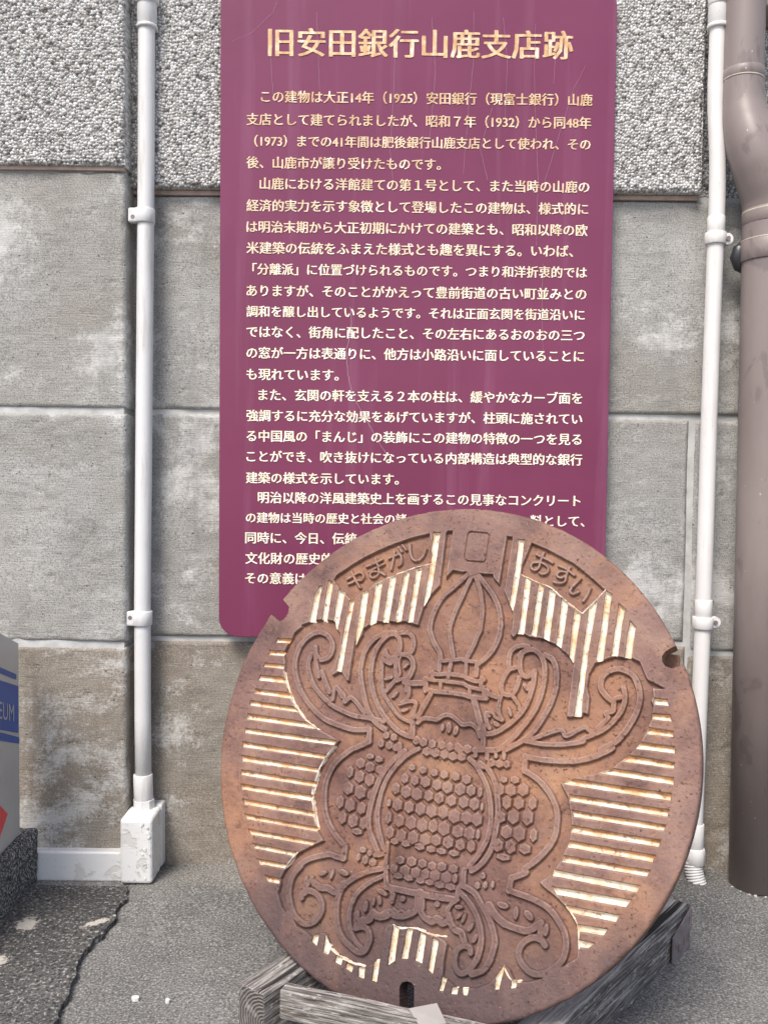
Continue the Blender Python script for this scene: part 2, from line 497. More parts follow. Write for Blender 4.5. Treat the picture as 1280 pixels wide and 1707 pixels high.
# ------------------------------------------------------------------ ground
def build_ground():
    xs = np.concatenate([-np.geomspace(40, 1.25, 14), np.linspace(-1.2, 1.2, 241), np.geomspace(1.25, 40, 14)])
    ys = np.concatenate([-np.geomspace(40, 1.75, 14), np.linspace(-1.7, 0.12, 183), np.geomspace(0.2, 30, 10)])
    X, Y = np.meshgrid(xs, ys)
    Z = 0.004 * vnoise(X.shape, (14, 20), 3) + 0.0015 * vnoise(X.shape, (60, 80), 4)
    Z *= (np.abs(X) < 1.3) * (Y > -1.72)
    ny, nx = X.shape
    i = np.arange(ny * nx).reshape(ny, nx)
    q = np.stack([i[:-1, :-1], i[:-1, 1:], i[1:, 1:], i[1:, :-1]], -1).reshape(-1, 4)
    o = obj("ground", np_mesh("ground", np.stack([X, Y, Z], -1).reshape(-1, 3), q), M['ground'])
    tag(o, kind='structure')
    # broken edge of the older, coarser paving on the left
    edge = [(216, 1479), (210, 1489), (214, 1497), (200, 1507), (193, 1521), (196, 1531), (181, 1543), (172, 1556), (156, 1564), (150, 1577), (139, 1588), (131, 1602), (127, 1622), (119, 1640), (114, 1662), (101, 1676), (97, 1698), (84, 1716), (60, 1760), (30, 1830)]
    pts = [atz(x, y, 0.010) for x, y in edge]
    fine = []
    for a, b in zip(pts, pts[1:]):
        for k in range(6):
            p = a.lerp(b, k / 6)
            fine.append(p + Vector((mnoise.noise(p * 90), mnoise.noise(p * 90 + Vector((5, 5, 5))), 0)) * 0.0035)
    fine.append(pts[-1])
    poly = [Vector((-1.2, fine[0].y + .004, 0.010))] + fine + [Vector((-0.42, -1.62, 0.010)), Vector((-1.2, -1.62, 0.010))]
    bm = bmesh.new()
    prism(bm, [Vector((p.x, p.y, 0.0105)) for p in poly], Vector((0, 0, -0.02)))
    o = from_bm("paving", bm, M['pave'])
    tag(o, kind='structure')


build_ground()


def flat_patch(name, pix, z, thick, mat, jit=0.003, seed=0):
    pts = [atz(x, y, z) for x, y in pix]
    fine = []
    for a, b in zip(pts, pts[1:] + pts[:1]):
        for k in range(5):
            p = a.lerp(b, k / 5)
            fine.append(p + Vector((mnoise.noise(p * 120), mnoise.noise(p * 120 + Vector((9, 3, 5))), 0)) * jit)
    bm = bmesh.new()
    prism(bm, fine, Vector((0, 0, -thick)))
    return from_bm(name, bm, mat)


for i, (x, y, s, lb) in enumerate(((226, 1662, 4.6, "larger white paint speck on the grey ground left of the wooden frame"), (280, 1666, 3.2, "smaller white paint speck on the grey ground close to the wooden frame"))):
    o = flat_patch("paint_speck", [(x - s * 1.5, y), (x - s, y - s * .6), (x, y - s * .8), (x + s, y - s * .6), (x + s * 1.4, y), (x + s * .8, y + s * .6), (x, y + s * .7), (x - s, y + s * .5)], 0.0044, 0.004, M['ltr2'], 0.0010)
    tag(o, lb, "paint speck", "white specks on the ground")


# ------------------------------------------------------------------ bank wall
def slab_mesh(name, x0, x1, z0, z1, yf, thick, res, off, attrs=None):
    """front grid displaced by off(X, Z) (towards the viewer), with sides"""
    nx, nz = max(3, int((x1 - x0) / res)), max(3, int((z1 - z0) / res))
    X, Z = np.meshgrid(np.linspace(x0, x1, nx), np.linspace(z0, z1, nz))
    O, A = off(X, Z)
    V = np.stack([X, yf - O, Z], -1).reshape(-1, 3)
    i = np.arange(nx * nz).reshape(nz, nx)
    q = [np.stack([i[:-1, :-1], i[:-1, 1:], i[1:, 1:], i[1:, :-1]], -1).reshape(-1, 4)]
    ring = np.concatenate([i[0, :-1], i[:-1, -1], i[-1, :0:-1], i[:0:-1, 0]])
    rows = 22 if attrs else 1
    g = np.random.default_rng(len(V))
    m, prev, Vs, extra = len(ring), ring, [V], {k: [v.ravel()] for k, v in A.items()}
    outw = np.zeros((m, 3))
    outw[:, 0] = np.where(V[ring, 0] >= x1 - 1e-6, 1, np.where(V[ring, 0] <= x0 + 1e-6, -1, 0))
    for r in range(1, rows + 1):
        P = V[ring].copy()
        u = (r / rows)
        P[:, 1] = P[:, 1] * (1 - u) + (yf + thick) * u
        if rows > 1:
            P += outw * g.uniform(-.0016, .0012, (m, 1))
        nb = np.arange(m) + sum(len(v) for v in Vs)
        q.append(np.stack([np.roll(prev, -1), prev, nb, np.roll(nb, -1)], -1))
        Vs.append(P)
        prev = nb
        for k in extra:
            extra[k].append(g.uniform(0, 1, m) * (1.0 if k == "cell" else .7))
    return np_mesh(name, np.concatenate(Vs), np.concatenate(q), {k: np.concatenate(v) for k, v in extra.items()})


def edge_round(X, Z, r, wob=0.0, seed=0):
    x0, x1, z0, z1 = X.min(), X.max(), Z.min(), Z.max()
    d = np.minimum(np.minimum(X - x0, x1 - X), np.minimum(Z - z0, z1 - Z))
    if wob:
        d = d + wob * np.minimum(0, vnoise(X.shape, ((z1 - z0) / .03, (x1 - x0) / .03), seed))
    t = np.clip(d / r, 0, 1)
    return -r * (1 - np.sqrt(np.maximum(0, 1 - (1 - t) ** 2)))


_seed = [20]


def stone_block(parent, x0, x1, z0, z1, yf, thick, mat, name="stone_block"):
    _seed[0] += 3
    s = _seed[0]

    def off(X, Z):
        h = edge_round(X, Z, 0.0045, 0.004, s)
        w, hh = X.max() - X.min(), Z.max() - Z.min()
        h = h + 0.0014 * vnoise(X.shape, (hh / .09, w / .12), s + 1) + 0.0006 * vnoise(X.shape, (hh / .012, w / .02), s + 2)
        # scattered pock marks
        g = np.random.default_rng(s)
        for _ in range(int(60 * w * hh / .3)):
            cx, cz, rr = g.uniform(X.min(), X.max()), g.uniform(Z.min(), Z.max()), g.uniform(.003, .009)
            d2 = ((X - cx) ** 2 + ((Z - cz) * 1.3) ** 2) / rr ** 2
            h -= 0.0022 * np.exp(-d2 * 2)
        return h, {}
    me = slab_mesh(name, x0, x1, z0, z1, yf, thick, 0.0035, off)
    return obj(name, me, mat, parent)


def pebble_panel(parent, x0, x1, z0, z1, yf, thick, seed):
    def off(X, Z):
        s = 0.0050
        nzx, nzz = int((x1 - x0) / s) + 4, int((z1 - z0) / s) + 4
        g = np.random.default_rng(seed)
        jx, jz, val = g.uniform(.05, .95, (nzz, nzx)), g.uniform(.05, .95, (nzz, nzx)), g.uniform(0, 1, (nzz, nzx))
        px, pz = (X - x0) / s + 1.0, (Z - z0) / s + 1.0
        wx = 0.25 * vnoise(X.shape, ((z1 - z0) / .008, (x1 - x0) / .008), seed + 1)
        px = px + wx
        ix, iz = np.floor(px).astype(int), np.floor(pz).astype(int)
        f1 = np.full(X.shape, 9.0); f2 = f1.copy(); cv = np.zeros(X.shape)
        for dz in (-1, 0, 1):
            for dx in (-1, 0, 1):
                cx, cz = np.clip(ix + dx, 0, nzx - 1), np.clip(iz + dz, 0, nzz - 1)
                d = np.hypot(cx + jx[cz, cx] - px, cz + jz[cz, cx] - pz)
                m = d < f1
                f2 = np.where(m, f1, np.minimum(f2, d))
                cv = np.where(m, val[cz, cx], cv)
                f1 = np.where(m, d, f1)
        e = np.clip(f2 - f1, 0, 1)
        h = 0.0040 * (np.clip(e, 0, .6) / .6) ** 0.8 * (0.35 + 1.0 * rng.permutation(np.linspace(0, 1, 997))[(cv * 996).astype(int)]) - 0.0008
        h += 0.0012 * vnoise(X.shape, ((z1 - z0) / .05, (x1 - x0) / .05), seed + 2)
        h += edge_round(X, Z, 0.006, 0.005, seed + 3)
        b = np.clip(np.minimum(np.minimum(X - x0, x1 - X), np.minimum(Z - z0, z1 - Z)) / .0030, 0, 1)
        h = np.where(b < 1, h * b + (1 - b) * edge_round(X, Z, 0.004), h)
        return h, {"cell": cv, "edge": e}
    me = slab_mesh("pebble_panel", x0, x1, z0, z1, yf, thick, 0.00125, off, True)
    return obj("pebble_panel", me, M['pebble'], parent)


wall = thing("bank_wall", "grey bank wall of pebbledash above scored stone blocks with a projecting pilaster", "wall")
PIL = -0.050                                   # front of the pilaster
ZT = at(900, 327, 0).z                         # top of the stone courses, recess
ZJ1, ZJ2 = at(640, 690, 0).z, at(640, 1069, 0).z
X0, X1, ZTOP = at(212, 700, PIL).x, 1.15, at(640, -330, 0).z
G = 0.0045                                     # half joint
XV = at(1149, 880, 0).x                        # upright joint on the right
stone_block(wall, X0 - 0.02, X1, ZJ1 + G, ZT - 0.006, 0, .09, M['stone'])
stone_block(wall, X0 - 0.02, XV - .006, ZJ2 + G, ZJ1 - G, 0, .09, M['stone'])
stone_block(wall, XV + .006, X1, ZJ2 - .012, ZJ1 - G, 0.002, .09, M['stone'])
stone_block(wall, X0 - 0.02, XV - .002, -0.06, ZJ2 - G, 0, .09, M['stone_low'])
stone_block(wall, XV + .003, X1, -0.06, ZJ2 - .021, 0.001, .09, M['stone_low'])
XR = at(1174, 150, -0.02).x
pebble_panel(wall, X0 - 0.015, XR, ZT + .003, ZTOP, -0.020, .11, 41)
pebble_panel(wall, XR + .002, X1, ZT + .003, ZTOP, 0.028, .06, 55)
bm = bmesh.new(); bx(bm, (X0 - .03, .0060, -.06), (X1, .05, ZT + .002)); from_bm("mortar_joint", bm, M['mortar'], wall)
bm = bmesh.new(); bx(bm, (X0 - .03, -.004, ZT - .0055), (XR, .05, ZT + .0025), .001); from_bm("mortar_bed", bm, M['ledge'], wall)
# pilaster
PX1 = at(210, 700, PIL).x
PX0 = -1.15
PZT, PZ1, PZ2 = at(100, 281, PIL).z, at(100, 684, PIL).z, at(100, 1074, PIL).z
stone_block(wall, PX0, PX1, PZ1 + G, PZT - .004, PIL, .14, M['stone'])
stone_block(wall, PX0, PX1, PZ2 + G, PZ1 - G, PIL, .14, M['stone'])
stone_block(wall, PX0, PX1, -.06, PZ2 - G, PIL, .14, M['stone_low'])
pebble_panel(wall, PX0, PX1 + .002, PZT + .003, ZTOP, PIL - .012, .15, 77)
bm = bmesh.new(); bx(bm, (PX0, PIL + .0035, -.05), (PX1 - .004, .08, PZT - .001)); from_bm("mortar_joint", bm, M['mortar'], wall)
bm = bmesh.new(); bx(bm, (PX0, PIL - .004, PZT - .0035), (PX1 - .002, .07, PZT + .0035), .001); from_bm("mortar_bed", bm, M['ledge'], wall)
bm = bmesh.new(); bx(bm, (PX0 - .1, .10, -.06), (X1 + .1, .2, ZTOP + .3)); from_bm("wall_core", bm, M['mortar'], wall)

# ------------------------------------------------------------------ sign board
SY = -0.032


def build_sign():
    xl, xr = at(366.5, 500, SY).x, at(1018.5, 480, SY).x
    zb, zt = at(500, 1063, SY).z, at(700, -26, SY).z
    t = thing("sign_board", "purple enamel history board with gilt Japanese lettering fixed to the stone wall", "sign", ((xl + xr) / 2, SY, zb))
    R = 0.034
    pts = []
    for cx, cz, a0 in ((xr - R, zt - R, 0), (xl + R, zt - R, 90), (xl + R, zb + R, 180), (xr - R, zb + R, 270)):
        for k in range(11):
            a = rad(a0 + 9 * k)
            pts.append(Vector((cx + R * math.cos(a), SY, cz + R * math.sin(a))))
    bm = bmesh.new()
    prism(bm, pts, Vector((0, 0.012, 0)), 0.0012)
    from_bm("board", bm, M['sign'], t)
    for sx, sz in ((xl + .08, zb + .12), (xr - .08, zb + .12), (xl + .08, zt - .12), (xr - .08, zt - .12)):
        bm = bmesh.new(); tube(bm, [(sx, SY + .012, sz), (sx, -.0005, sz)], .012, 16); from_bm("spacer", bm, M['steel'], t)
    lines = [
        (73, 447, 955, "旧安田銀行山鹿支店跡", 50),
        (164, 435, 987, "この建物は大正14年（1925）安田銀行（現富士銀行）山鹿", 0),
        (202, 411, 985, "支店として建てられましたが、昭和７年（1932）から同48年", 0),
        (238, 424, 984, "（1973）までの41年間は肥後銀行山鹿支店として使われ、その", 0),
        (272.5, 411, 735, "後、山鹿市が譲り受けたものです。", 0),
        (309, 433, 982, "山鹿における洋館建ての第１号として、また当時の山鹿の", 0),
        (345.5, 411, 980, "経済的実力を示す象徴として登場したこの建物は、様式的に", 0),
        (381, 411, 979, "は明治末期から大正初期にかけての建築とも、昭和以降の欧", 0),
        (416, 411, 955, "米建築の伝統をふまえた様式とも趣を異にする。いわば、", 0),
        (451.5, 421, 978, "「分離派」に位置づけられるものです。つまり和洋折衷的では", 0),
        (487.5, 411, 977, "ありますが、そのことがかえって豊前街道の古い町並みとの", 0),
        (522, 411, 974, "調和を醸し出しているようです。それは正面玄関を街道沿いに", 0),
        (556, 411, 974, "ではなく、街角に配したこと、その左右にあるおのおの三つ", 0),
        (591, 411, 973, "の窓が一方は表通りに、他方は小路沿いに面していることに", 0),
        (624.5, 411, 565, "も現れています。", 0),
        (661, 431, 970, "また、玄関の軒を支える２本の柱は、緩やかなカーブ面を", 0),
        (695.5, 411, 970, "強調するに充分な効果をあげていますが、柱頭に施されてい", 0),
        (729.5, 411, 969, "る中国風の「まんじ」の装飾にこの建物の特徴の一つを見る", 0),
        (763.5, 411, 970, "ことができ、吹き抜けになっている内部構造は典型的な銀行", 0),
        (797.5, 410, 665, "建築の様式を示しています。", 0),
        (832, 430, 967, "明治以降の洋風建築史上を画するこの見事なコンクリート", 0),
        (864, 410, 678, "の建物は当時の歴史と社会の諸", 0),
        (868.5, 883, 974, "料として、", 0),
        (897, 409, 595, "同時に、今日、伝統", 0),
        (931, 409, 555, "文化財の歴史的", 0),
        (964, 409, 511, "その意義は", 0),
    ]
    dg = bpy.context.evaluated_depsgraph_get()
    for y, xa, xb, txt, hh in lines:
        cu = bpy.data.curves.new("lettering", 'FONT')
        cu.body = txt
        cu.resolution_u = 2
        cu.offset = 0.0
        to = bpy.data.objects.new("tmp_text", cu)
        C.objects.link(to)
        dg.update()
        me0 = bpy.data.meshes.new_from_object(to.evaluated_get(dg))
        n = len(me0.vertices)
        co = np.empty(n * 3); me0.vertices.foreach_get("co", co); co = co.reshape(-1, 3)
        tri = [tuple(p.vertices) for p in me0.polygons]
        C.objects.unlink(to); bpy.data.objects.remove(to); bpy.data.curves.remove(cu); bpy.data.meshes.remove(me0)
        a, b = at(xa, y, SY), at(xb, y, SY)
        e = 0.027                                       # brush-like thickening of the uprights
        x0, x1 = co[:, 0].min() - e, co[:, 0].max() + e
        sx = (b - a).length / (x1 - x0)
        px_em = 21.0 * (xb - xa) / ((x1 - x0) * 21.0)
        sz = sx * (1.0 if hh == 0 else 0.98)
        up = Vector((0, 0, 1)); right = Vector((1, 0, 0))
        zc = (a.z + b.z) / 2
        V, Fc = [], []
        for k, (dx, dy) in enumerate(((-e, 0), (e, 0), (-e / 3, .006), (e / 3, -.006))):
            for p in co:
                V.append((a.x + (p[0] + dx - x0) * sx, SY - 0.0006 - 0.00012 * k, zc + (p[1] + dy - 0.38) * sz))
            Fc += [tuple(i + k * n for i in f) for f in tri]
        me = bpy.data.meshes.new("lettering")
        me.from_pydata([tuple(Vector(v) - t.location) for v in V], [], Fc)
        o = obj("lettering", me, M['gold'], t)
        if hh:
            o["label"] = "large gilt title line at the top of the board"
    # long pale crack and hairline scratches
    def hair(pix, w):
        P = [at(x, y, SY) for x, y in pix]
        bm = bmesh.new()
        fine = []
        for p, q in zip(P, P[1:]):
            for k in range(6):
                s = p.lerp(q, k / 6)
                fine.append(s + Vector((mnoise.noise(s * 160) * .0012, 0, 0)))
        fine.append(P[-1])
        prev = None
        for i, s in enumerate(fine):
            ww = w * (0.6 + 0.6 * abs(mnoise.noise(s * 300)))
            cur = (bm.verts.new((s.x - ww, SY - .0014, s.z)), bm.verts.new((s.x + ww, SY - .0014, s.z)))
            if prev:
                bm.faces.new((prev[0], prev[1], cur[1], cur[0]))
            prev = cur
        from_bm("scratch", bm, M['scratch'], t)
    hair([(584, 512), (586, 545), (578, 585), (580, 625), (589, 662), (612, 702), (634, 742), (645, 758)], .00055)
    for pix in ([(455, 60), (452, 110), (456, 160)], [(528, 20), (530, 70), (533, 150)], [(660, 60), (656, 160), (650, 250), (655, 300)], [(720, 30), (726, 120), (716, 230)],
                [(790, 20), (788, 110), (780, 190), (772, 290)], [(838, 30), (845, 100), (842, 200)], [(892, 40), (890, 130), (896, 300), (893, 410)], [(928, 60), (922, 140)],
                [(975, 110), (955, 150), (930, 230), (905, 310)], [(820, 180), (800, 250), (812, 300)], [(385, 70), (420, 55), (455, 22), (462, 5)], [(905, 440), (902, 520), (905, 600)]):
        hair(pix, .00022)


build_sign()


# ------------------------------------------------------------------ pipes
def axis_pts(pix, Y):
    return [at(x, y, Y) for x, y in pix]


def ring(name, pix, Y, r, mat, parent, lip=0.0):
    """collar between two pixel points on a pipe axis"""
    a, b = at(*pix[0], Y), at(*pix[1], Y)
    d = (b - a)
    L = d.length
    d.normalize()
    c = min(0.0012, L * .25)
    bm = bmesh.new()
    tube(bm, [a, a + d * .0002, a + d * c, b - d * c, b - d * .0002, b], [r - .0015, r - c * .6, r, r, r - c * .6, r - .0015])
    return from_bm(name, bm, mat, parent)


def left_conduit():
    Y = -0.034
    base = at(240, 1345, Y)
    t = thing("conduit", "white conduit pipe beside the pilaster running down into the white box", "pipe", base)
    m = M['pvc']
    sc = (WALL_D + Y) / F
    bm = bmesh.new()
    tube(bm, axis_pts([(246, -250), (245, 0), (244, 300), (241, 650), (238, 1000), (238.5, 1200), (240, 1347)], Y), 13.6 * sc, 32)
    from_bm("pipe", bm, m, t)
    ring("coupling", ((246, -60), (245.5, 44)), Y, 16.0 * sc, m, t)
    ring("collar", ((246, -6), (246, 7)), Y, 19.0 * sc, m, t)
    ring("collar", ((245.5, 43), (245.5, 49)), Y, 17.2 * sc, m, t)
    for y0, y1 in ((349, 373), (1018, 1042)):
        cx = 241.5 if y0 < 800 else 237
        c = ring("clamp", ((cx + .4, y0), (cx, y1)), Y, 17.0 * sc, m, t)
        bm = bmesh.new()
        a, b = at(cx - 25, y1, Y), at(cx - 8, y0, Y)
        bx(bm, (a.x, Y - .012, a.z), (b.x, Y + .004, b.z), .003)
        o = from_bm("clamp_ear", bm, m, c)
        o.location -= t.location
        bm = bmesh.new()
        cc = at(cx - 20, (y0 + y1) / 2, Y - .0125)
        tube(bm, [cc, cc + Vector((0, .004, 0))], .0035, 14)
        o = from_bm("screw", bm, M['steel'], c); o.location -= t.location
    ring("sleeve", ((238.8, 1290), (240, 1334)), Y, 16.0 * sc, m, t)
    bm = bmesh.new()
    tube(bm, axis_pts([(240.2, 1331), (240.2, 1332), (240.8, 1350), (240.8, 1352)], Y), [16 * sc, 18 * sc, 18 * sc, 17 * sc], 8)
    for f in bm.faces:
        f.smooth = False
    from_bm("adapter", bm, m, t)


left_conduit()


def junction_box():
    yf, yb = -0.088, 0.0
    a, b = at(200, 1474, yf), at(253, 1366, yf)
    xr = b.x + .001
    t = thing("junction_box", "white junction box with peeling paint at the foot of the left pipe", "junction box", ((a.x + b.x) / 2, (yf + yb) / 2, a.z))
    bm = bmesh.new()
    bx(bm, (a.x, yf, a.z), (xr, -0.024, b.z), .006, 3)
    from_bm("cover", bm, M['peel'], t)
    bm = bmesh.new()
    bx(bm, (a.x + .008, -0.026, a.z + .002), (xr + .0015, yb - .0005, b.z + .002), .003, 2)
    from_bm("back_box", bm, M['pvc'], t)
    for dx, dz in ((.012, .014), (-.012, .014), (.012, -.016)):
        pass
    # flakes of lifted paint along the corner
    bm = bmesh.new()
    g = random.Random(4)
    for k in range(26):
        z = g.uniform(a.z + .006, b.z - .008)
        side = g.random() < .5
        s = g.uniform(.0012, .0035)
        if side:
            p = Vector((xr + .0006, g.uniform(yf + .006, yf + .05), z)); n1, n2, nn = Vector((0, 1, 0)), Vector((0, 0, 1)), Vector((1, 0, 0))
        else:
            p = Vector((xr - g.uniform(.004, .018), yf - .0006, z)); n1, n2, nn = Vector((1, 0, 0)), Vector((0, 0, 1)), Vector((0, -1, 0))
        vs = []
        for j in range(6):
            an = j * math.pi / 3
            rr = s * g.uniform(.6, 1.4)
            vs.append(bm.verts.new(p + n1 * rr * math.cos(an) + n2 * rr * math.sin(an) * 1.4 + nn * g.uniform(0, .0016)))
        c = bm.verts.new(p + nn * .0012)
        for j in range(6):
            bm.faces.new((c, vs[j], vs[(j + 1) % 6]))
    o = from_bm("paint_flake", bm, M['peel'], t)
    o['kind'] = 'stuff'
    # surface duct to the left
    y2 = PIL - .022
    c, d = at(-60, 1466, y2), at(199, 1420, y2)
    t2 = thing("cable_duct", "white horizontal cable duct with chipped paint along the foot of the pilaster", "duct", ((c.x + d.x) / 2, y2, c.z))
    zl, zh = at(130, 1468, y2).z, at(130, 1422, y2).z
    bm = bmesh.new(); bx(bm, (c.x, y2 + .006, zl), (a.x + .004, PIL + .003, zh), .001); from_bm("base_channel", bm, M['pvc'], t2)
    bm = bmesh.new(); bx(bm, (c.x, y2, zl - .0015), (a.x + .003, y2 + .0085, zh + .0015), .003, 3); from_bm("lid", bm, M['peel'], t2)


junction_box()


def right_conduit():
    Y = -0.040
    sc = (WALL_D + Y) / F
    m = M['pvc2']
    t = thing("conduit", "cream conduit pipe right of the purple board with an offset bend and ribbed hose end", "pipe", at(1158, 1475, Y))
    bm = bmesh.new()
    tube(bm, axis_pts([(1203, -250), (1199, -10), (1196, 50), (1194.5, 90), (1192.6, 140), (1192.4, 180), (1194, 220), (1195.3, 260), (1195, 310), (1193.6, 360), (1189, 480), (1181, 700), (1175, 900), (1170, 1056), (1164, 1200), (1157.5, 1385), (1157, 1412)], Y),
         [13.2 * sc] * 15 + [12.6 * sc] * 2, 32)
    from_bm("pipe", bm, m, t)
    ring("coupling", ((1200, -40), (1196, 47)), Y, 16.5 * sc, m, t)
    ring("collar", ((1199.5, -6), (1199, 10)), Y, 18.6 * sc, m, t)
    ring("collar", ((1196.4, 42), (1196, 49)), Y, 17.6 * sc, m, t)
    for y0, y1, cx in ((361, 408, 1192.5), (999, 1048, 1171.5)):
        ring("sleeve", ((cx + .8, y0), (cx, y1 - 18)), Y, 14.2 * sc, m, t)
        c = ring("clamp", ((cx - .3, y1 - 20), (cx - 1, y1)), Y, 17.2 * sc, m, t)
        bm = bmesh.new()
        a, b = at(cx + 8, y1 - 3, Y), at(cx + 20, y1 - 18, Y)
        bx(bm, (a.x, Y - .006, a.z), (b.x, Y + .004, b.z), .002)
        cc = at(cx + 20, y1 - 10.5, Y - .007)
        tube(bm, [cc, cc + Vector((0, .012, 0))], 9.2 * sc, 20)
        o = from_bm("clamp_ear", bm, m, c); o.location -= t.location
        bm = bmesh.new()
        tube(bm, [cc + Vector((0, -.0035, 0)), cc + Vector((0, .002, 0))], 3.6 * sc, 14)
        o = from_bm("screw", bm, M['steel'], c); o.location -= t.location
    ring("sleeve", ((1158.5, 1372), (1157.3, 1416)), Y, 14.3 * sc, m, t)
    bm = bmesh.new()
    tube(bm, axis_pts([(1157.2, 1412), (1157.2, 1414), (1157, 1438), (1157, 1440)], Y), [15 * sc, 17 * sc, 17.4 * sc, 15 * sc], 10)
    from_bm("hose_nut", bm, m, t)
    pts, rr = [], []
    for k in range(46):
        u = k / 45
        x = 1154.5 + 8.5 * u ** 1.6
        y = 1438 + 40 * u
        pts.append(at(x, y, Y - .012 * u))
        rr.append((15.2 if k % 5 < 3 else 12.6) * sc)
    bm = bmesh.new()
    tube(bm, pts, rr, 28)
    from_bm("ribbed_hose", bm, m, t)


right_conduit()


def downpipe():
    Y = -0.052
    sc = (WALL_D + Y) / F
    m = M['brown']
    foot = atz(1283, 1512, 0.0)
    t = thing("downpipe", "large brown downpipe with a swan neck bend at the right edge", "downpipe", Vector((at(1284, 1490, Y).x, Y, 0)))
    cl = lambda y: 1282.5 - (y - 440) * 0.0226
    path = [(1243, -250), (1241, 0), (1239, 80), (1238, 135), (1239, 175), (1243, 205), (1253, 240), (1264, 270), (1274, 300), (1281, 328), (1283.5, 350)]
    rads = [32, 32, 32, 32, 34, 37, 41, 43.5, 44, 43.5, 43]
    YO = [0, 0, 0, 0, -.002, -.006, -.012, -.014, -.012, -.008, -.006]
    P = [at(x, y, Y + dy) for (x, y), dy in zip(path, YO)]
    # smooth the polyline
    def cr(pts, n=6):
        out = []
        for i in range(len(pts) - 1):
            p0, p1, p2, p3 = pts[max(i - 1, 0)], pts[i], pts[i + 1], pts[min(i + 2, len(pts) - 1)]
            for k in range(n):
                u = k / n
                out.append(0.5 * ((2 * p1) + (p2 - p0) * u + (2 * p0 - 5 * p1 + 4 * p2 - p3) * u * u + (3 * p1 - p0 - 3 * p2 + p3) * u ** 3))
        out.append(pts[-1])
        return out
    PS = cr(P)
    RS = np.interp(np.linspace(0, len(rads) - 1, len(PS)), np.arange(len(rads)), rads) * sc
    bm = bmesh.new(); tube(bm, PS, list(RS), 40); from_bm("elbow", bm, m, t)
    ring("coupling", ((1238.4, 118), (1238, 136)), Y, 32.9 * sc, m, t)
    Y2 = Y - .006
    top = at(cl(352), 350, Y2)
    bm = bmesh.new()
    bot = Vector((at(cl(1500), 1500, Y2).x, Y2, 0.004))
    tube(bm, [top, top.lerp(bot, .02), top.lerp(bot, .5), bot], [44.0 * sc] * 4, 48); from_bm("pipe", bm, m, t)
    ring("coupling", ((cl(352), 350), (cl(352), 375)), Y2, 45.2 * sc, m, t)
    c = ring("bracket", ((cl(400), 402), (cl(436), 437)), Y2, 46.6 * sc, m, t)
    bm = bmesh.new()
    a = at(1233, 432, -0.03)
    tube(bm, [a + Vector((0, -.012, .022)), a + Vector((-.006, -.012, .014)), a + Vector((-.008, -.01, 0)), a + Vector((-.003, -.008, -.016)), a + Vector((.004, -.008, -.024))], [.006, .011, .013, .010, .004], 20)
    o = from_bm("bracket_pad", bm, M['dark'], c); o.location -= t.location
    # pale glue lines at the joints
    for (xa, ya, xb, yb, r_, yy) in ((1238.2, 134.2, 1238.0, 137.2, 33.2, Y), (cl(352), 352.5, cl(352), 356.5, 45.5, Y2), (cl(400), 400.5, cl(400), 403, 46.9, Y2)):
        o = ring("glue_seam", ((xa, ya), (xb, yb)), yy, r_ * sc, M['seam'], t)
    seam = [(1226, 137), (1227, 160), (1228, 183), (1236, 196), (1250, 206), (1266, 219)]
    # wall clip at the top right corner
    bm = bmesh.new()
    p, q = at(1270, 14, Y + .01), at(1300, -30, Y + .01)
    bx(bm, (p.x, Y + .002, p.z), (q.x + .02, -0.001 + .03, q.z), .003)
    from_bm("wall_clip", bm, m, t)
    # crumbs of mortar round the foot
    for k in range(7):
        a = rad(196 + k * 19 + random.uniform(-7, 7))
        bm = bmesh.new()
        r_ = 46 * sc
        c_ = Vector((bot.x + r_ * math.cos(a), Y2 + r_ * math.sin(a), .004))
        bmesh.ops.create_icosphere(bm, subdivisions=2, radius=random.uniform(.0018, .0034), matrix=Matrix.Translation(c_))
        for v in bm.verts:
            v.co += (v.co - c_) * mnoise.noise(v.co * 300) * .6
            v.co.z = max(v.co.z * .7, -.001)
        from_bm("mortar_crumb", bm, M['cement'], t)


downpipe()


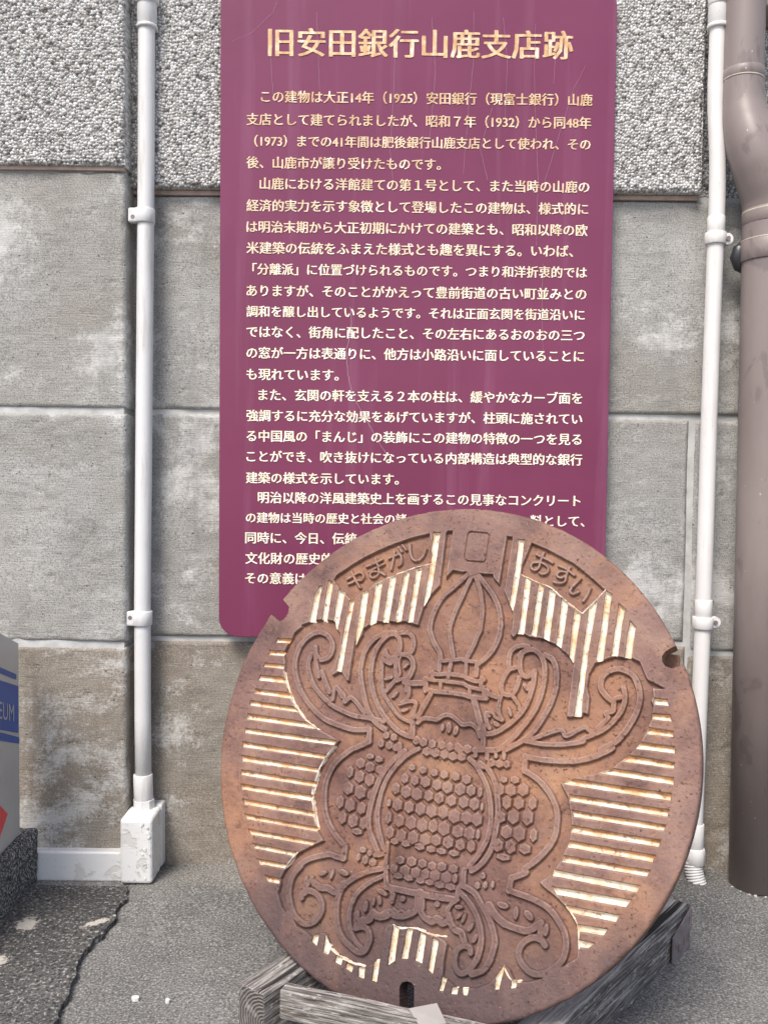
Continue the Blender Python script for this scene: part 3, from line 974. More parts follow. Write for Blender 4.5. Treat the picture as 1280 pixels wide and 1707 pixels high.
# ------------------------------------------------------------------ museum sign post and its granite base (left edge)
def museum_panel():
    gx = at(64.5, 1393, PIL - .022).x
    gz = 0.096
    yb = PIL - .024
    t = thing("granite_base", "dark rough granite base with white specks under the grey panel at the left edge", "stone base", (gx - .12, -.25, 0))

    nx, ny, nz = 26, 40, 14
    bm = bmesh.new()
    bx(bm, (gx - .24, -.46, -.01), (gx, yb, gz), .006, 2)
    bmesh.ops.subdivide_edges(bm, edges=[e for e in bm.edges if e.calc_length() > .03], cuts=16, use_grid_fill=True)
    for v in bm.verts:
        v.co += Vector((mnoise.noise(v.co * 70), mnoise.noise(v.co * 70 + Vector((3, 1, 7))), mnoise.noise(v.co * 70 + Vector((8, 2, 1))))) * .0035
    from_bm("plinth", bm, M['granite'], t)
    bm = bmesh.new()
    bx(bm, (gx - .20, -.42, gz - .008), (gx - .016, yb - .028, gz + .004), .002)
    from_bm("mortar_pad", bm, M['cement'], t)

    px = gx - .013                                           # plane of the printed face
    zz = gz + .004
    pt = thing("museum_panel", "grey metal museum panel with blue bands and red arrow at the left edge", "sign", (px, -.115, zz))

    def on(x, y):                                            # pixel -> the face plane x = px
        d = ray(x, y)
        return CAM + d * ((px - CAM.x) / d.x)
    far = on(33.5, 1300).y
    near = far - .26
    def zline(xa, ya, xb, yb_):
        A, B = on(xa, ya), on(xb, yb_)
        s = (B.z - A.z) / (B.y - A.y)
        return lambda y: A.z + s * (y - A.y)
    top = zline(2, 1056, 33, 1073)
    bm = bmesh.new()
    prism(bm, [Vector((px, far, zz)), Vector((px, far, top(far))), Vector((px, near, top(near))), Vector((px, near, zz))], Vector((-.035, 0, 0)), .0012)
    from_bm("body", bm, M['panel'], pt)

    def band(l0, l1, mat, name, y0=near + .012, y1=far - .003, lift=.0007):
        bm = bmesh.new()
        vs = [bm.verts.new((px + lift, y0, l0(y0))), bm.verts.new((px + lift, y1, l0(y1))), bm.verts.new((px + lift, y1, l1(y1))), bm.verts.new((px + lift, y0, l1(y0)))]
        bm.faces.new(vs)
        return from_bm(name, bm, mat, pt)
    l1a, l1b = zline(2, 1113, 27, 1124), zline(2, 1123, 27, 1133)
    l2a, l2b = zline(2, 1134.5, 30, 1143.5), zline(2, 1217, 32, 1222)
    l3a, l3b = zline(2, 1221, 32, 1229), zline(2, 1235, 32, 1239.5)
    band(l1a, l1b, M['blue'], "blue_band", y1=far - .012)
    band(l2a, l2b, M['blue'], "blue_band", y1=far - .005)
    band(l3a, l3b, M['blue'], "blue_band", y1=far - .002)
    ye = on(13, 1357).y
    bm = bmesh.new()
    za = on(13, 1357).z
    vs = [bm.verts.new((px + .0007, y, z)) for y, z in ((ye, za), (ye - .030, za + .026), (ye - .030, za + .010), (ye - .10, za + .014), (ye - .10, za - .008), (ye - .030, za - .010), (ye - .030, za - .026))]
    bm.faces.new(vs)
    from_bm("red_arrow", bm, M['red'], pt)
    cu = bpy.data.curves.new("museum_lettering", 'FONT')
    cu.body = "MUSEUM"
    cu.size = 0.0390
    cu.align_x = 'RIGHT'
    cu.space_character = 1.02
    to = bpy.data.objects.new("tmp_text", cu); C.objects.link(to)
    dg = bpy.context.evaluated_depsgraph_get(); dg.update()
    me = bpy.data.meshes.new_from_object(to.evaluated_get(dg))
    C.objects.unlink(to); bpy.data.objects.remove(to); bpy.data.curves.remove(cu)
    yr = on(23.5, 1180).y
    mid = zline(2, 1190, 30, 1196)
    me.transform(Matrix(((0, 0, 1, 0), (0.78, 0, 0, 0), (0, 1, 0, 0), (0, 0, 0, 1))))
    for v in me.vertices:
        y = yr + v.co.y
        v.co = Vector((px + .0014, y, mid(y) + v.co.z - .008)) - pt.location
    obj("lettering", me, M['ltr'], pt)


museum_panel()

# ------------------------------------------------------------------ manhole cover: pose fitted to its outline
LCX, LCY, LA, LB, LR = 727.26, 1236.12, 0.373586, -0.424779, 0.278714
LID_D = 1.18


def c2w(v):
    return CR * v[0] + CU * v[1] + CB * v[2]


ln_c = Vector((math.sin(LB) * math.cos(LA), math.sin(LA), math.cos(LA) * math.cos(LB)))
lu_c = Vector((0, 1, 0)).cross(ln_c).normalized()
lv_c = ln_c.cross(lu_c)
LN, LU, LV = c2w(ln_c), c2w(lu_c), c2w(lv_c)
LC = CAM + c2w(Vector(((LCX - 640) / F, (853.5 - LCY) / F, -1.0))) * LID_D
R = LR * LID_D
print("LID", "R", R, "centre", LC, "lowest", LC - LV * R, "normal", LN, "v", LV)
CROP = dict(A=(360, 840), B=(560, 840), C=(760, 840), D=(970, 840), E=(360, 1040), F=(560, 1040), G=(760, 1040), H=(970, 1040),
            I=(360, 1240), J=(560, 1240), K=(760, 1240), L=(970, 1240), M=(430, 1440), N=(600, 1440), O=(760, 1440), P=(930, 1440))
ZS = 1280 / 210.0
MPZ = LID_D / F / ZS * 1.06                     # metres on the lid per traced unit


def parse(s):
    """'B 10,20 30,40 F 5,6 ...' -> lid coordinates (metres)"""
    crop, out = None, []
    for tok in s.split():
        if ',' not in tok:
            crop = tok
            continue
        x, y = map(float, tok.split(','))
        k = 1280 / 250.0 if crop == 'P' else ZS
        px, py = CROP[crop][0] + x / k, CROP[crop][1] + y / k
        d = ray(px, py)
        X = CAM + d * ((LC - CAM).dot(LN) / d.dot(LN)) - LC
        out.append((X.dot(LU), X.dot(LV)))
    return np.array(out)


def curve(P, n=5):
    if len(P) < 3:
        return P
    out = []
    for i in range(len(P) - 1):
        p0, p1, p2, p3 = P[max(i - 1, 0)], P[i], P[i + 1], P[min(i + 2, len(P) - 1)]
        for k in range(n):
            u = k / n
            out.append(0.5 * ((2 * p1) + (p2 - p0) * u + (2 * p0 - 5 * p1 + 4 * p2 - p3) * u * u + (3 * p1 - p0 - 3 * p2 + p3) * u ** 3))
    out.append(P[-1])
    return np.array(out)


FIELD = parse("""B 1130,272 1183,272 1150,500 1110,752 1185,672 1280,690 C 95,688 140,740 175,725 235,706 368,714 376,750 433,815 470,600 515,328 570,336
 530,600 485,885 530,1000 575,1100 565,1280 G 545,60 548,105 580,140 612,100 690,100 740,130 830,140 900,152 950,185 1020,212 1080,270 1140,322 1188,405 1180,440
 1150,700 1120,942 1165,950 1195,942 1275,945 H 12,905 60,925 75,745 50,640 70,510 130,400 195,380 260,352 330,330 420,345 490,342 580,385 600,440 660,570 730,600 830,655
 712,652 716,740 695,780 718,830 702,900 700,970 670,1040 640,1110 600,1180 530,1270 L 540,45 470,112 385,175 300,245 135,292 K 1210,340 1055,400 1130,540 1162,720 1165,860 1150,970 1110,1065 1060,1185 985,1290
 O 920,130 838,190 900,250 990,320 1090,420 1150,500 1220,620 1230,760 1235,850 1220,950 1160,990 1075,1045 980,1085 890,1125 870,1165 750,1195 640,1200 585,1175 545,1075 490,1030 440,1100 330,1215 200,1262
 N 1090,1262 980,1262 880,1170 842,1140 850,1000 882,820 862,780 790,742 700,710 640,680 590,640 540,650 450,625 400,652 340,612 285,612 252,660 200,960 190,972 140,1002 60,1040 0,1040
 M 960,1000 860,950 740,860 690,712 640,690 580,720 540,740 500,700 385,625 340,520 300,460 275,490 240,440 200,300 225,210 230,150 270,70 330,0
 I 700,1270 770,1172 840,1110 950,1050 1090,985 1020,860 1000,740 985,600 980,450 1010,380 1040,290 1100,160 1200,30 E 1250,1182 1050,1070 920,980 830,890 770,780 720,660 690,560 690,480 700,380 690,290 720,230 770,150 800,90 870,30
 A 870,1230 950,1200 1000,1182 1080,1172 1200,1190 E 1215,45 1250,85 1262,120 1250,250 1190,420 1158,470 1180,522 1250,480 F 5,490 50,490 105,578 125,575 160,350 190,180 195,230 265,110 275,55 330,12
 B 345,1222 430,1192 480,1202 540,1190 610,1202 690,1190 760,1210 830,1232 852,1150 880,1060 920,980 960,922 1050,830 1080,600 1115,300""")
PANELS = [("cover_lettering", parse("B 945,300 850,322 750,350 600,402 450,465 300,535 150,625 0,727 A 1195,768 1250,850 B 30,865 90,905 150,972 188,952 262,890 330,860 400,800 470,770 540,735 620,700 690,680 790,640 870,620 950,600 972,560 958,430")),
          ("cover_lettering", parse("C 765,395 900,452 1050,530 1180,600 D 0,675 100,760 225,872 160,940 80,1020 0,1100 C 1200,1052 1130,990 1010,890 940,830 830,790 720,740 655,705 668,630 700,560"))]
GROOVES = """A 1050,835 1076,830 1005,1197 945,1200 1000,925;A 1140,775 1190,790 1120,1195 1070,1182;B 25,872 88,900 10,1280 A 1225,1280 1190,1190
B 135,985 190,958 F 135,0 50,487 0,472;B 265,890 330,868 275,1240 F 250,95 195,225 200,100 B 205,1280;B 400,805 470,775 405,1200 335,1232;B 540,740 612,705 530,1200 470,1200
B 690,692 748,662 657,1190 612,1202 600,1150;B 810,652 870,635 777,1195 723,1205;B 985,288 1057,288 1000,650 950,930 882,1050 895,950 945,640
C 630,360 690,365 650,690 600,980 572,1100 540,1015 600,640;C 700,725 760,765 695,1270 G 685,105 612,100 C 640,1260;C 835,790 890,830 825,1280 G 810,130 755,103 C 770,1270
C 945,860 1010,895 960,1270 G 945,178 885,143 C 890,1270;C 1070,950 1135,1000 1100,1270 G 1065,245 1010,208 C 1035,1270;C 1200,1060 1268,1110 G 1250,0 1190,402 1145,330 C 1170,1280
D 65,1055 162,945 H 110,0 60,300 10,700 G 1268,945 1195,940 1240,620 H 0,300 45,0;D 235,880 300,920 H 262,0 210,372 150,387 140,340 D 185,1280;D 370,1010 435,1070 H 405,0 360,327 295,322 D 330,1280
D 485,1190 545,1250 H 520,180 500,352 430,337 450,150;E 625,140 770,150 740,195 605,187;E 545,265 700,275 690,325 535,312;E 500,395 690,410 685,457 480,432;E 450,520 680,540 710,605 425,572
E 395,655 740,700 770,760 385,707;E 350,778 790,840 840,900 340,827;E 320,910 920,995 1040,1072 305,967;E 295,1055 1232,1185 1190,1232 288,1107;I 270,-25 1125,110 1085,152 265,32
I 260,115 1040,245 1035,292 260,177;I 255,260 1005,385 1000,437 250,317;I 250,405 980,520 960,582 255,462;I 270,555 990,690 985,742 285,617;I 290,710 1040,850 1020,892 310,767
I 325,865 1020,990 970,1032 345,922;I 365,1010 820,1100 790,1142 385,1062;I 415,1168 715,1222 700,1272 440,1227;M 60,112 220,155 215,207 95,182
H 725,748 865,765 880,832 725,817;H 710,908 890,920 910,992 705,967;H 670,1048 920,1088 930,1152 650,1117;H 590,1198 940,1247 940,1318 535,1267;L 470,112 940,190 935,252 390,177
L 300,247 925,343 930,417 140,292;L -130,350 905,505 900,582 -215,405;L -130,512 885,670 865,742 -135,582;L -110,672 855,825 830,887 -95,742;L -110,828 800,978 780,1052 -120,902
L -130,982 745,1133 715,1207 -155,1052;L -190,1132 690,1288 655,1350 -215,1202;O 990,60 P 695,187 670,247 O 970,122;O 980,232 P 622,310 575,372 O 1010,312;O 1100,422 P 522,440 490,497 O 1150,497
P 165,518 420,560 385,612 165,577;P 170,648 305,680 255,722 175,712;M 560,730 615,715 590,832 545,790;M 685,712 715,800 740,830 710,927 663,900;M 800,930 860,950 840,1032 780,1000
M 900,1008 965,1045 945,1107 890,1065;M 1020,1050 1085,1050 1070,1172 1015,1150;M 1185,975 1235,965 1200,1212 1150,1190;N 335,618 395,650 345,990 278,1037;N 475,658 535,660 480,967 418,965
N 610,690 670,720 625,1012 560,980;N 740,750 797,780 735,1122 693,1080;N 835,1148 880,1170 840,1300 800,1290;O 470,1040 492,1040 432,1280 390,1280 400,1150;O 560,1180 630,1190 600,1262 545,1277
O -40,1255 20,1250 5,1330 -55,1325;O 55,1250 130,1255 110,1340 70,1335"""
GROOVES = [parse(g) for line in GROOVES.split("\n") for g in line.split(";")]

PAINT_RUNS = [parse(p) for p in ("E 690,480 705,590 770,770 840,890 930,990 1040,1072", "I 1210,20 1120,130 1050,250 1010,380 985,450 975,540 990,640 1000,740 1030,860", "I 830,1105 770,1170 715,1250", "M 720,845 790,905 860,955 960,1005 1085,1045",
     "B 395,805 540,738 700,680 870,620 955,605", "C 645,708 720,742 830,792 940,832 1010,890", "C 1010,890 1130,992 1268,1108", "D 5,1105 80,1025 160,945 228,875", "N 335,618 400,652 N 540,650 620,672 700,712 800,735 860,738", "O 480,1040 560,1180 650,1195", "P 60,350 130,450 165,530 170,600 172,720")]
RIDGES = """110 C 175,630 175,700;52 C 130,700 61,760 B 1180,850 1080,940 1005,1060 960,1180 945,1280 F 945,60 985,180 1040,280 1055,350;46 C 150,735 80,880 61,930 B 1215,1070 1165,1200 1148,1280 F 1150,100 1165,220 1185,335
46 C 190,720 232,850 255,980 260,1100 245,1220 240,1280 G 220,100 165,230 100,345;52 C 225,730 320,850 390,960 432,1080 447,1200 440,1280 G 430,120 385,230 300,340 215,405
40 F 1065,375 1200,362 1280,355 G 80,370 200,385;40 F 1050,360 1040,470;38 F 1162,370 1130,560;38 G 97,370 90,525;44 G 205,390 200,525;46 F 960,495 1020,510 1120,505 1280,525 G 100,545 200,580 275,565
40 F 890,555 1000,572 1100,580 1280,605 G 130,640 320,675;48 F 900,655 990,682 1100,692 1280,715 G 150,740 300,755;40 F 972,480 972,560;48 F 905,550 905,680;38 F 1055,590 1048,680;38 G 130,640 130,730;44 G 255,540 245,620;38 G 270,640 275,740
60 F 740,600 895,595;50 G 300,705 430,745;55 F 960,700 890,830 825,945;58 G 170,745 205,880 250,1050;46 F 825,1000 880,960 950,962 1020,970 1080,932 1150,925 1220,970 1280,1020 G 140,1015 200,1055 238,1140
54 F 600,85 480,100 370,160 290,270 250,400 243,520 258,640 290,780 330,900 400,1000 490,1070;52 F 600,95 530,110 460,170 400,260 362,370 348,500 362,640 400,780 460,900 540,1000 620,1080 700,1125 770,1145
40 F 480,290 460,420 458,560 478,700 540,810 620,920 700,975 770,1000;50 F 600,100 640,160 640,260 600,330 545,345 505,310 495,270;48 F 640,90 720,85 770,130 780,210 760,280 710,310 650,305
52 F 720,310 765,360 775,440 740,530 690,590;44 F 605,340 600,450 605,550 550,625 485,700;40 F 610,580 660,560 715,560;38 F 700,570 712,680;40 F 735,650 728,740 670,800;42 F 645,812 740,785 805,800 790,880 770,970;50 F 770,950 772,1130
48 F 490,370 545,400 580,370;26 F 655,325 632,400 645,500 620,560;30 F 720,410 690,440;34 F 500,560 560,540
52 G 900,310 975,360 1012,470 1010,620 980,740 930,860 860,980 780,1090 700,1165 600,1225 500,1275;52 G 640,320 700,270 780,258 850,310 890,410 890,560 850,740 800,860 730,970 650,1070 550,1180 440,1265
50 G 790,480 778,600 742,730 690,850 600,960 500,1040 400,1100 310,1118;50 G 660,290 642,400 655,490 710,535 785,505;46 G 730,225 645,220 565,262 532,340 530,435;46 G 610,440 540,460 490,530 455,620 470,700 550,720 610,650 638,540
42 G 560,720 610,790 650,880;40 G 460,715 430,800 428,900 460,975;34 G 330,935 300,900 365,905 390,945 450,975;40 G 300,915 305,1000 335,1060;50 G 275,1040 270,1130 270,1250;40 G 690,620 720,660 750,600
54 E 1062,362 1130,340 1170,270 1168,180 1110,100 1020,85 920,140 840,240 798,370 800,500 840,640 910,770 1000,880 1110,970 F 61,1040 180,1072 335,1072;48 E 968,300 930,400 945,510 1000,640 1080,740 1180,830 F 61,880 180,930 330,955 480,990
40 E 1062,362 1015,310 1005,225;44 E 1000,300 1010,400 1035,535;48 E 1065,480 1110,600 1150,690;40 E 1175,770 1210,640 1275,740;46 F 0,640 70,720 85,790 150,745 230,830 285,905
54 F 335,1065 330,1200;54 F 330,1200 200,1255 J 160,50 40,140 I 1180,230 1112,380 1095,520 1095,640 1130,780 1190,900 1260,990 1305,1040;54 J 85,1030 72,1165;54 J 72,1165 0,1145 I 1150,1122 1000,1150 900,1190 820,1260 M 430,20 350,120 312,240 312,360 340,480 400,570 480,615 570,585 630,500 640,400 590,310 515,275 450,310 435,345
54 M 1300,40 1130,72 990,130 870,220 810,330 790,470 800,620 840,740 920,830 1010,900 1080,880 1125,770 1110,680 1060,640 985,655;44 M 1270,120 1130,190 1010,290 940,420 918,560 940,700 990,800 1040,850
64 M 995,640 1050,580 1120,570 1165,510 1230,540 1310,520;40 M 450,300 490,235 545,140;64 M 565,195 630,240 700,245 780,285 830,235 880,200
48 N 255,80 265,200 320,270;58 N 265,235 500,285 700,325 960,365;42 N 290,240 330,310 315,385;96 N 600,310 598,440;48 N 1050,60 1042,210;44 N 1030,215 988,260 980,370
54 N 130,490 170,540 290,485 330,520 420,535 520,505 580,455;54 N 600,460 640,540 720,590 780,570 830,610 910,565;26 N 335,455 380,490 420,475 450,500 495,475;26 N 690,540 730,555 770,530 830,560
54 N 1040,225 1150,290 O 240,395 310,520 365,660 388,780 370,880 330,1000 260,1085 150,1125;52 O 38,295 120,385 190,500 232,620 250,760 228,900 190,1000 120,1085 40,1115 N 965,1060 955,960 980,880 1040,835 1100,850 1115,905
58 N 890,520 910,600 960,670 1020,700 1050,790;40 N 880,480 910,420 960,385
54 H 295,775 235,725 185,650 190,560 245,490 340,455 430,470 520,530 570,650 578,780 530,930 440,1080 330,1200 180,1280 L 300,40 150,115 0,160 K 1100,175 900,162 700,130;54 K 700,120 690,275;54 K 690,270 800,340 900,440 980,570 1020,700 1020,820 990,960 910,1080 800,1190 690,1270 O 700,90 555,145;54 O 555,140 530,275
54 O 530,270 650,312 800,370 930,450 1020,560 1090,690 1112,810 1095,920 1050,1010 940,1090 850,1125 740,1100 650,1000 628,900 670,810 760,755 850,770 895,830
46 H 415,640 432,750 400,870 320,980 220,1070 100,1130 0,1170 G 1280,1195 1100,1222 900,1222 700,1190;46 H 400,740 320,770 310,880 235,905 250,965 100,1105;44 G 770,1172 900,1120 1060,1075 1110,1135 1230,1080 H 30,1050 100,1110
68 O 330,420 400,530 490,610;60 O 490,610 620,660 720,680 800,640 855,600;50 O 850,620 850,760
54 J 690,70 560,185 460,320 392,470 345,620 322,760 332,880 380,1010 430,1125;46 J 830,50 720,110 600,225 512,350 452,500 422,640 412,780 432,900 465,1030 495,1085;40 J 515,1010 490,1280;48 J 640,0 640,85;44 J 390,1130 470,1120
48 K 130,150 200,222 262,330 312,440 337,560 347,700 342,820 312,960 250,1080 180,1180 120,1250;50 K 310,240 370,340 405,450 415,560 420,700 400,850 370,1000 325,1120 240,1230 150,1290
54 K 185,62 290,58 400,60 500,15;40 K 310,60 310,150;34 K 480,60 482,150;60 K 240,200 270,225;40 K 192,60 192,120;34 K 395,60 400,130"""
DOTS = """J 765,235,36,36 875,265,40,40 990,290,42,42 1090,310,46,46 1205,330,46,46 690,350,40,54 795,370,42,52 900,385,54,58 1020,415,50,58 1125,440,56,66 1250,460,54,64 600,450,48,64 705,485,58,66 815,510,60,66 935,525,52,58 1040,550,50,60 1165,575,50,58 530,600,22,44 615,615,56,66 735,640,54,64 850,660,58,66 965,680,60,68 1080,690,58,70 1195,735,64,72 525,745,34,66 635,780,56,66 755,800,60,72 870,825,58,72 980,835,52,66 1090,860,62,74 1230,890,60,66 540,900,44,66 655,930,54,66 775,950,62,68 900,970,60,60 1010,980,52,58 1130,1000,54,62 1255,1025,52,58 585,990,44,32 700,1012,50,34 840,1045,54,34 955,1070,50,34 1060,1090,52,32 1190,1110,52,32
K 100,360,48,50 40,460,52,62 145,470,48,58 237,490,24,54 70,590,54,62 180,610,52,64 255,640,16,46 100,750,58,66 205,765,54,70 130,910,56,68 215,920,20,54 145,1040,44,62
| J 645,1180,44,44 760,1195,52,50 870,1215,48,46 970,1240,46,44 1065,1250,46,44 N 825,25,46,44 940,50,46,44 335,50,42,52 450,65,54,52 560,90,52,54 655,105,44,54 755,120,54,58 870,140,56,58 955,150,28,50 380,122,52,30 485,142,52,32 605,170,50,32 700,190,48,30 800,215,54,34 910,235,54,34
| F 810,1180,44,50 880,1200,44,50 970,1220,42,50 1070,1230,42,50 1150,1245,42,50 1230,1250,42,50 K 26,50,46,50 110,50,46,50 J 915,75,48,48 1000,90,50,48 1095,105,46,52 1180,125,50,46 K 50,130,48,46
| J 245,195,52,58 340,235,54,56 135,285,38,64 235,330,56,66 335,365,54,68 115,450,60,68 240,490,64,74 35,590,44,70 135,620,58,70 250,655,52,66 60,750,44,66 165,780,56,72 275,805,48,66 205,890,60,34 340,125,44,32 430,155,44,34 440,262,50,50 345,525,44,50 265,1075,36,34 335,1110,30,32 220,1152,22,42 290,1180,34,48 365,1205,42,44 F 505,1130,36,42 580,1150,38,42 450,1212,36,48 535,1232,42,46 600,1255,36,42
| K 480,362,36,34 590,365,48,40 440,465,44,62 550,470,56,62 675,465,54,66 510,595,46,70 630,600,54,64 770,600,42,66 445,740,52,58 575,740,58,72 720,745,56,80 505,895,58,66 635,910,60,80 780,925,36,68 415,1030,58,64 545,1045,56,68 690,1065,60,52 470,1150,70,34 350,190,46,44 435,200,44,44 510,205,36,42 O 265,120,26,34 210,220,28,38 290,215,22,38 365,210,18,38"""
LEAVES = """F 1075,1050,22,45,0 1140,1050,30,66,5 1210,1082,28,56,-10 590,720,52,22,50 690,875,50,22,20 G 535,890,62,22,-65 400,1015,48,28,-30
M 1000,530,28,58,5 1085,435,28,62,0 1165,385,22,46,0 1225,370,26,52,15 1245,285,58,28,-15 480,170,26,54,0 650,95,52,28,25 745,110,18,58,-10 860,88,66,34,-10
N 425,355,32,32,0 775,410,32,32,0 995,440,46,22,5 1000,530,48,20,50 1045,555,20,54,-15 1115,645,24,52,-25 1160,760,24,54,-25 225,290,60,28,-25
O 465,420,64,34,-5 600,500,28,66,0 730,525,60,36,-40 905,675,28,62,-5"""
GLYPHS = [(30, ["B 108,760 160,728 215,695 258,698 272,735 250,770 212,772", "B 150,690 178,745 205,800 235,845", "B 120,805 165,790 190,762"]),
          (26, ["B 300,632 385,598 460,560", "B 325,688 400,645 478,605", "B 392,550 415,625 428,690 400,735 355,745 338,710 375,682 440,690 485,715"]),
          (26, ["B 527,548 590,522 640,508 655,540 655,600 625,625", "B 585,480 572,570 552,662", "B 628,430 660,480", "B 668,412 705,462"]),
          (28, ["B 742,405 748,500 775,558 820,570 872,530 905,455"]),
          (26, ["C 810,510 860,532 950,575", "C 885,490 855,570 835,640 795,668 758,645 765,605 810,590 880,600 928,640 922,690 870,708 840,692", "C 915,555 975,592"]),
          (26, ["C 1035,622 1110,655 1195,718", "C 1150,640 1125,690 1105,745", "C 1112,690 1062,680 1022,705 1028,735 1072,745 1112,720 1098,785 1045,800 985,787"]),
          (28, ["C 1255,755 1180,835 1152,882 1180,910 1235,890", "D 75,855 42,930 5,982"])]


def build_lid():
    N = 960
    half = R * 1.004
    xs = np.linspace(-half, half, N)
    cell = xs[1] - xs[0]
    GX, GY = np.meshgrid(xs, xs)
    BIG = 1.0
    ix = lambda v: (v + half) / cell

    def win(lo, hi, m):
        a, b = np.floor(ix(np.array(lo) - m)).astype(int), np.ceil(ix(np.array(hi) + m)).astype(int) + 1
        a, b = np.clip(a, 0, N), np.clip(b, 0, N)
        return slice(a[1], b[1]), slice(a[0], b[0])

    def seg_dist(acc, P, margin, closed=False):
        n = len(P)
        for i in range(n if closed else n - 1):
            a, b = P[i], P[(i + 1) % n]
            w = win(np.minimum(a, b), np.maximum(a, b), margin)
            x, y = GX[w], GY[w]
            if x.size == 0:
                continue
            d = b - a
            L = d @ d + 1e-12
            t = np.clip(((x - a[0]) * d[0] + (y - a[1]) * d[1]) / L, 0, 1)
            acc[w] = np.minimum(acc[w], np.hypot(x - a[0] - t * d[0], y - a[1] - t * d[1]))

    def inside(P):
        ins = np.zeros((N, N), bool)
        for i in range(len(P)):
            (x1, y1), (x2, y2) = P[i], P[(i + 1) % len(P)]
            if y1 == y2:
                continue
            lo, hi = min(y1, y2), max(y1, y2)
            r_ = np.nonzero((xs >= lo) & (xs < hi))[0]
            if len(r_) == 0:
                continue
            xc = x1 + (xs[r_] - y1) * (x2 - x1) / (y2 - y1)
            ins[r_] ^= xs[None, :] > xc[:, None]
        return ins

    def sd_poly(P, margin=0.006):
        d = np.full((N, N), margin)
        seg_dist(d, P, margin, True)
        return np.where(inside(P), d, -d)         # positive inside

    DEP, WS = 0.0070, 0.0016
    wob = 0.00018 * vnoise((N, N), (110, 110), 5) + 0.00010 * vnoise((N, N), (300, 300), 6)
    H = np.zeros((N, N))
    lab = np.zeros((N, N), np.int32)
    paint = np.zeros((N, N))
    bleed = np.zeros((N, N))
    names = {0: "cast_plate"}
    # recessed field and lettering panels
    sf = sd_poly(FIELD) + wob
    rec = smoothstep(0.5 + sf / WS)
    for nm, P in PANELS:
        rec = np.maximum(rec, smoothstep(0.5 + (sd_poly(P) + wob) / WS))
    H = -DEP * rec
    # painted grooves
    k = 100
    for gi, P in enumerate(GROOVES):
        c = P.mean(0)
        w = win(P.min(0), P.max(0), 0.008)
        level = 20 <= gi < 50                     # the level stripes at the sides
        s = sd_poly(P, 0.006) + wob * 1.3 - (0.0005 if level else 0.0003)
        if level:
            da, db = np.full((N, N), .02), np.full((N, N), .02)
            seg_dist(da, P[:2], .012)
            seg_dist(db, P[2:4][::-1], .012)
            bleed[w] = np.where(s > -.001, np.clip(1.15 - 2.0 * da / (da + db + 1e-6), 0, 1), bleed)[w]
        tt = smoothstep(0.42 + s / 0.0034)
        H[w] = np.minimum(H, -DEP * 0.95 * tt)[w]
        paint[w] = np.maximum(paint, np.clip(0.5 + s / 0.0012, 0, 1))[w]
        lab[w] = np.where(s > 0.0, k, lab)[w]
        names[k] = "painted_groove"
        k += 1
    # smears of paint that ran along the edge of the stripes
    for P in PAINT_RUNS:
        d = np.full((N, N), .02)
        seg_dist(d, curve(P, 4), .006)
        paint = np.maximum(paint, 0.85 * np.clip(0.5 + (0.0009 + 2.5 * wob - d) / 0.0012, 0, 1))
    # ridges
    relief = np.zeros((N, N))
    for item in RIDGES.replace("\n", ";").split(";"):
        wd, path = item.strip().split(" ", 1)
        hw = float(wd) * MPZ * 1.10 / 2
        P = parse(path)
        if len(P) > 2:
            P = curve(P)
        d = np.full((N, N), 0.02)
        seg_dist(d, P, hw + 0.004)
        relief = np.maximum(relief, smoothstep(0.5 + (hw - d + wob) / WS))
    for w_, strokes in []:
        pass
    for item in LEAVES.split("\n"):
        crop = None
        for tok in item.split():
            if ',' not in tok:
                crop = tok; continue
            x, y, a, b, ang = map(float, tok.split(','))
            c = parse(f"{crop} {x},{y}")[0]
            ca, sa = math.cos(rad(ang)), math.sin(rad(ang))
            w = win(c, c, 0.02)
            X, Y = GX[w] - c[0], GY[w] - c[1]
            u, v = X * ca + Y * sa, -X * sa + Y * ca
            q = np.sqrt((u / (a * MPZ)) ** 2 + (v / (b * MPZ)) ** 2)
            relief[w] = np.maximum(relief[w], 0.92 * smoothstep((1.12 - q) / 0.42))
    lab = np.where((relief > 0.25) & (lab == 0), 1, lab)
    names[1] = "lantern_relief"
    # hexagonal studs
    stud = np.zeros((N, N))
    for gi, grp in enumerate(DOTS.replace("\n", " ").split("|")):
        names[2 + gi] = "hexagon_panel"
        crop = None
        s1 = np.zeros((N, N))
        for tok in grp.split():
            if ',' not in tok:
                crop = tok; continue
            x, y, a, b = map(float, tok.split(','))
            c = parse(f"{crop} {x},{y}")[0]
            w = win(c, c, 0.016)
            X, Y = (GX[w] - c[0]) / (a * MPZ * 1.02), (GY[w] - c[1]) / (b * MPZ * 0.98)
            q = np.maximum(np.abs(X), np.abs(X) * 0.5 + np.abs(Y) * 0.866 * 1.0)
            s1[w] = np.maximum(s1[w], np.clip((1.04 - q) / 0.26, 0, 1))
        lab = np.where((s1 > 0.15) & (s1 > relief), 2 + gi, lab)
        stud = np.maximum(stud, s1)
    up = np.maximum(relief, stud * 0.94)
    # lettering cast in the two panels
    for gi, (wd, strokes) in enumerate(GLYPHS):
        lb = 10 if gi < 4 else 11
        names[lb] = "cover_lettering"
        d = np.full((N, N), 0.02)
        hw = wd * MPZ / 2
        for s in strokes:
            seg_dist(d, curve(parse(s), 4), 0.008)
        g = smoothstep(0.5 + (hw - d) / 0.0016)
        lab = np.where(g > 0.2, lb, lab)
        up = np.maximum(up, g * 0.9)
    floor = -DEP
    Hr = floor + (DEP - 0.0008) * up
    H = np.where(up > 0.01, np.maximum(H, Hr), H)
    # fine channel round the name plate in the cap block
    P = parse("C 150,283 310,296 333,320 333,345 300,560 285,585 260,590 110,578 88,560 85,535 118,310 130,290")
    d = np.full((N, N), 0.02)
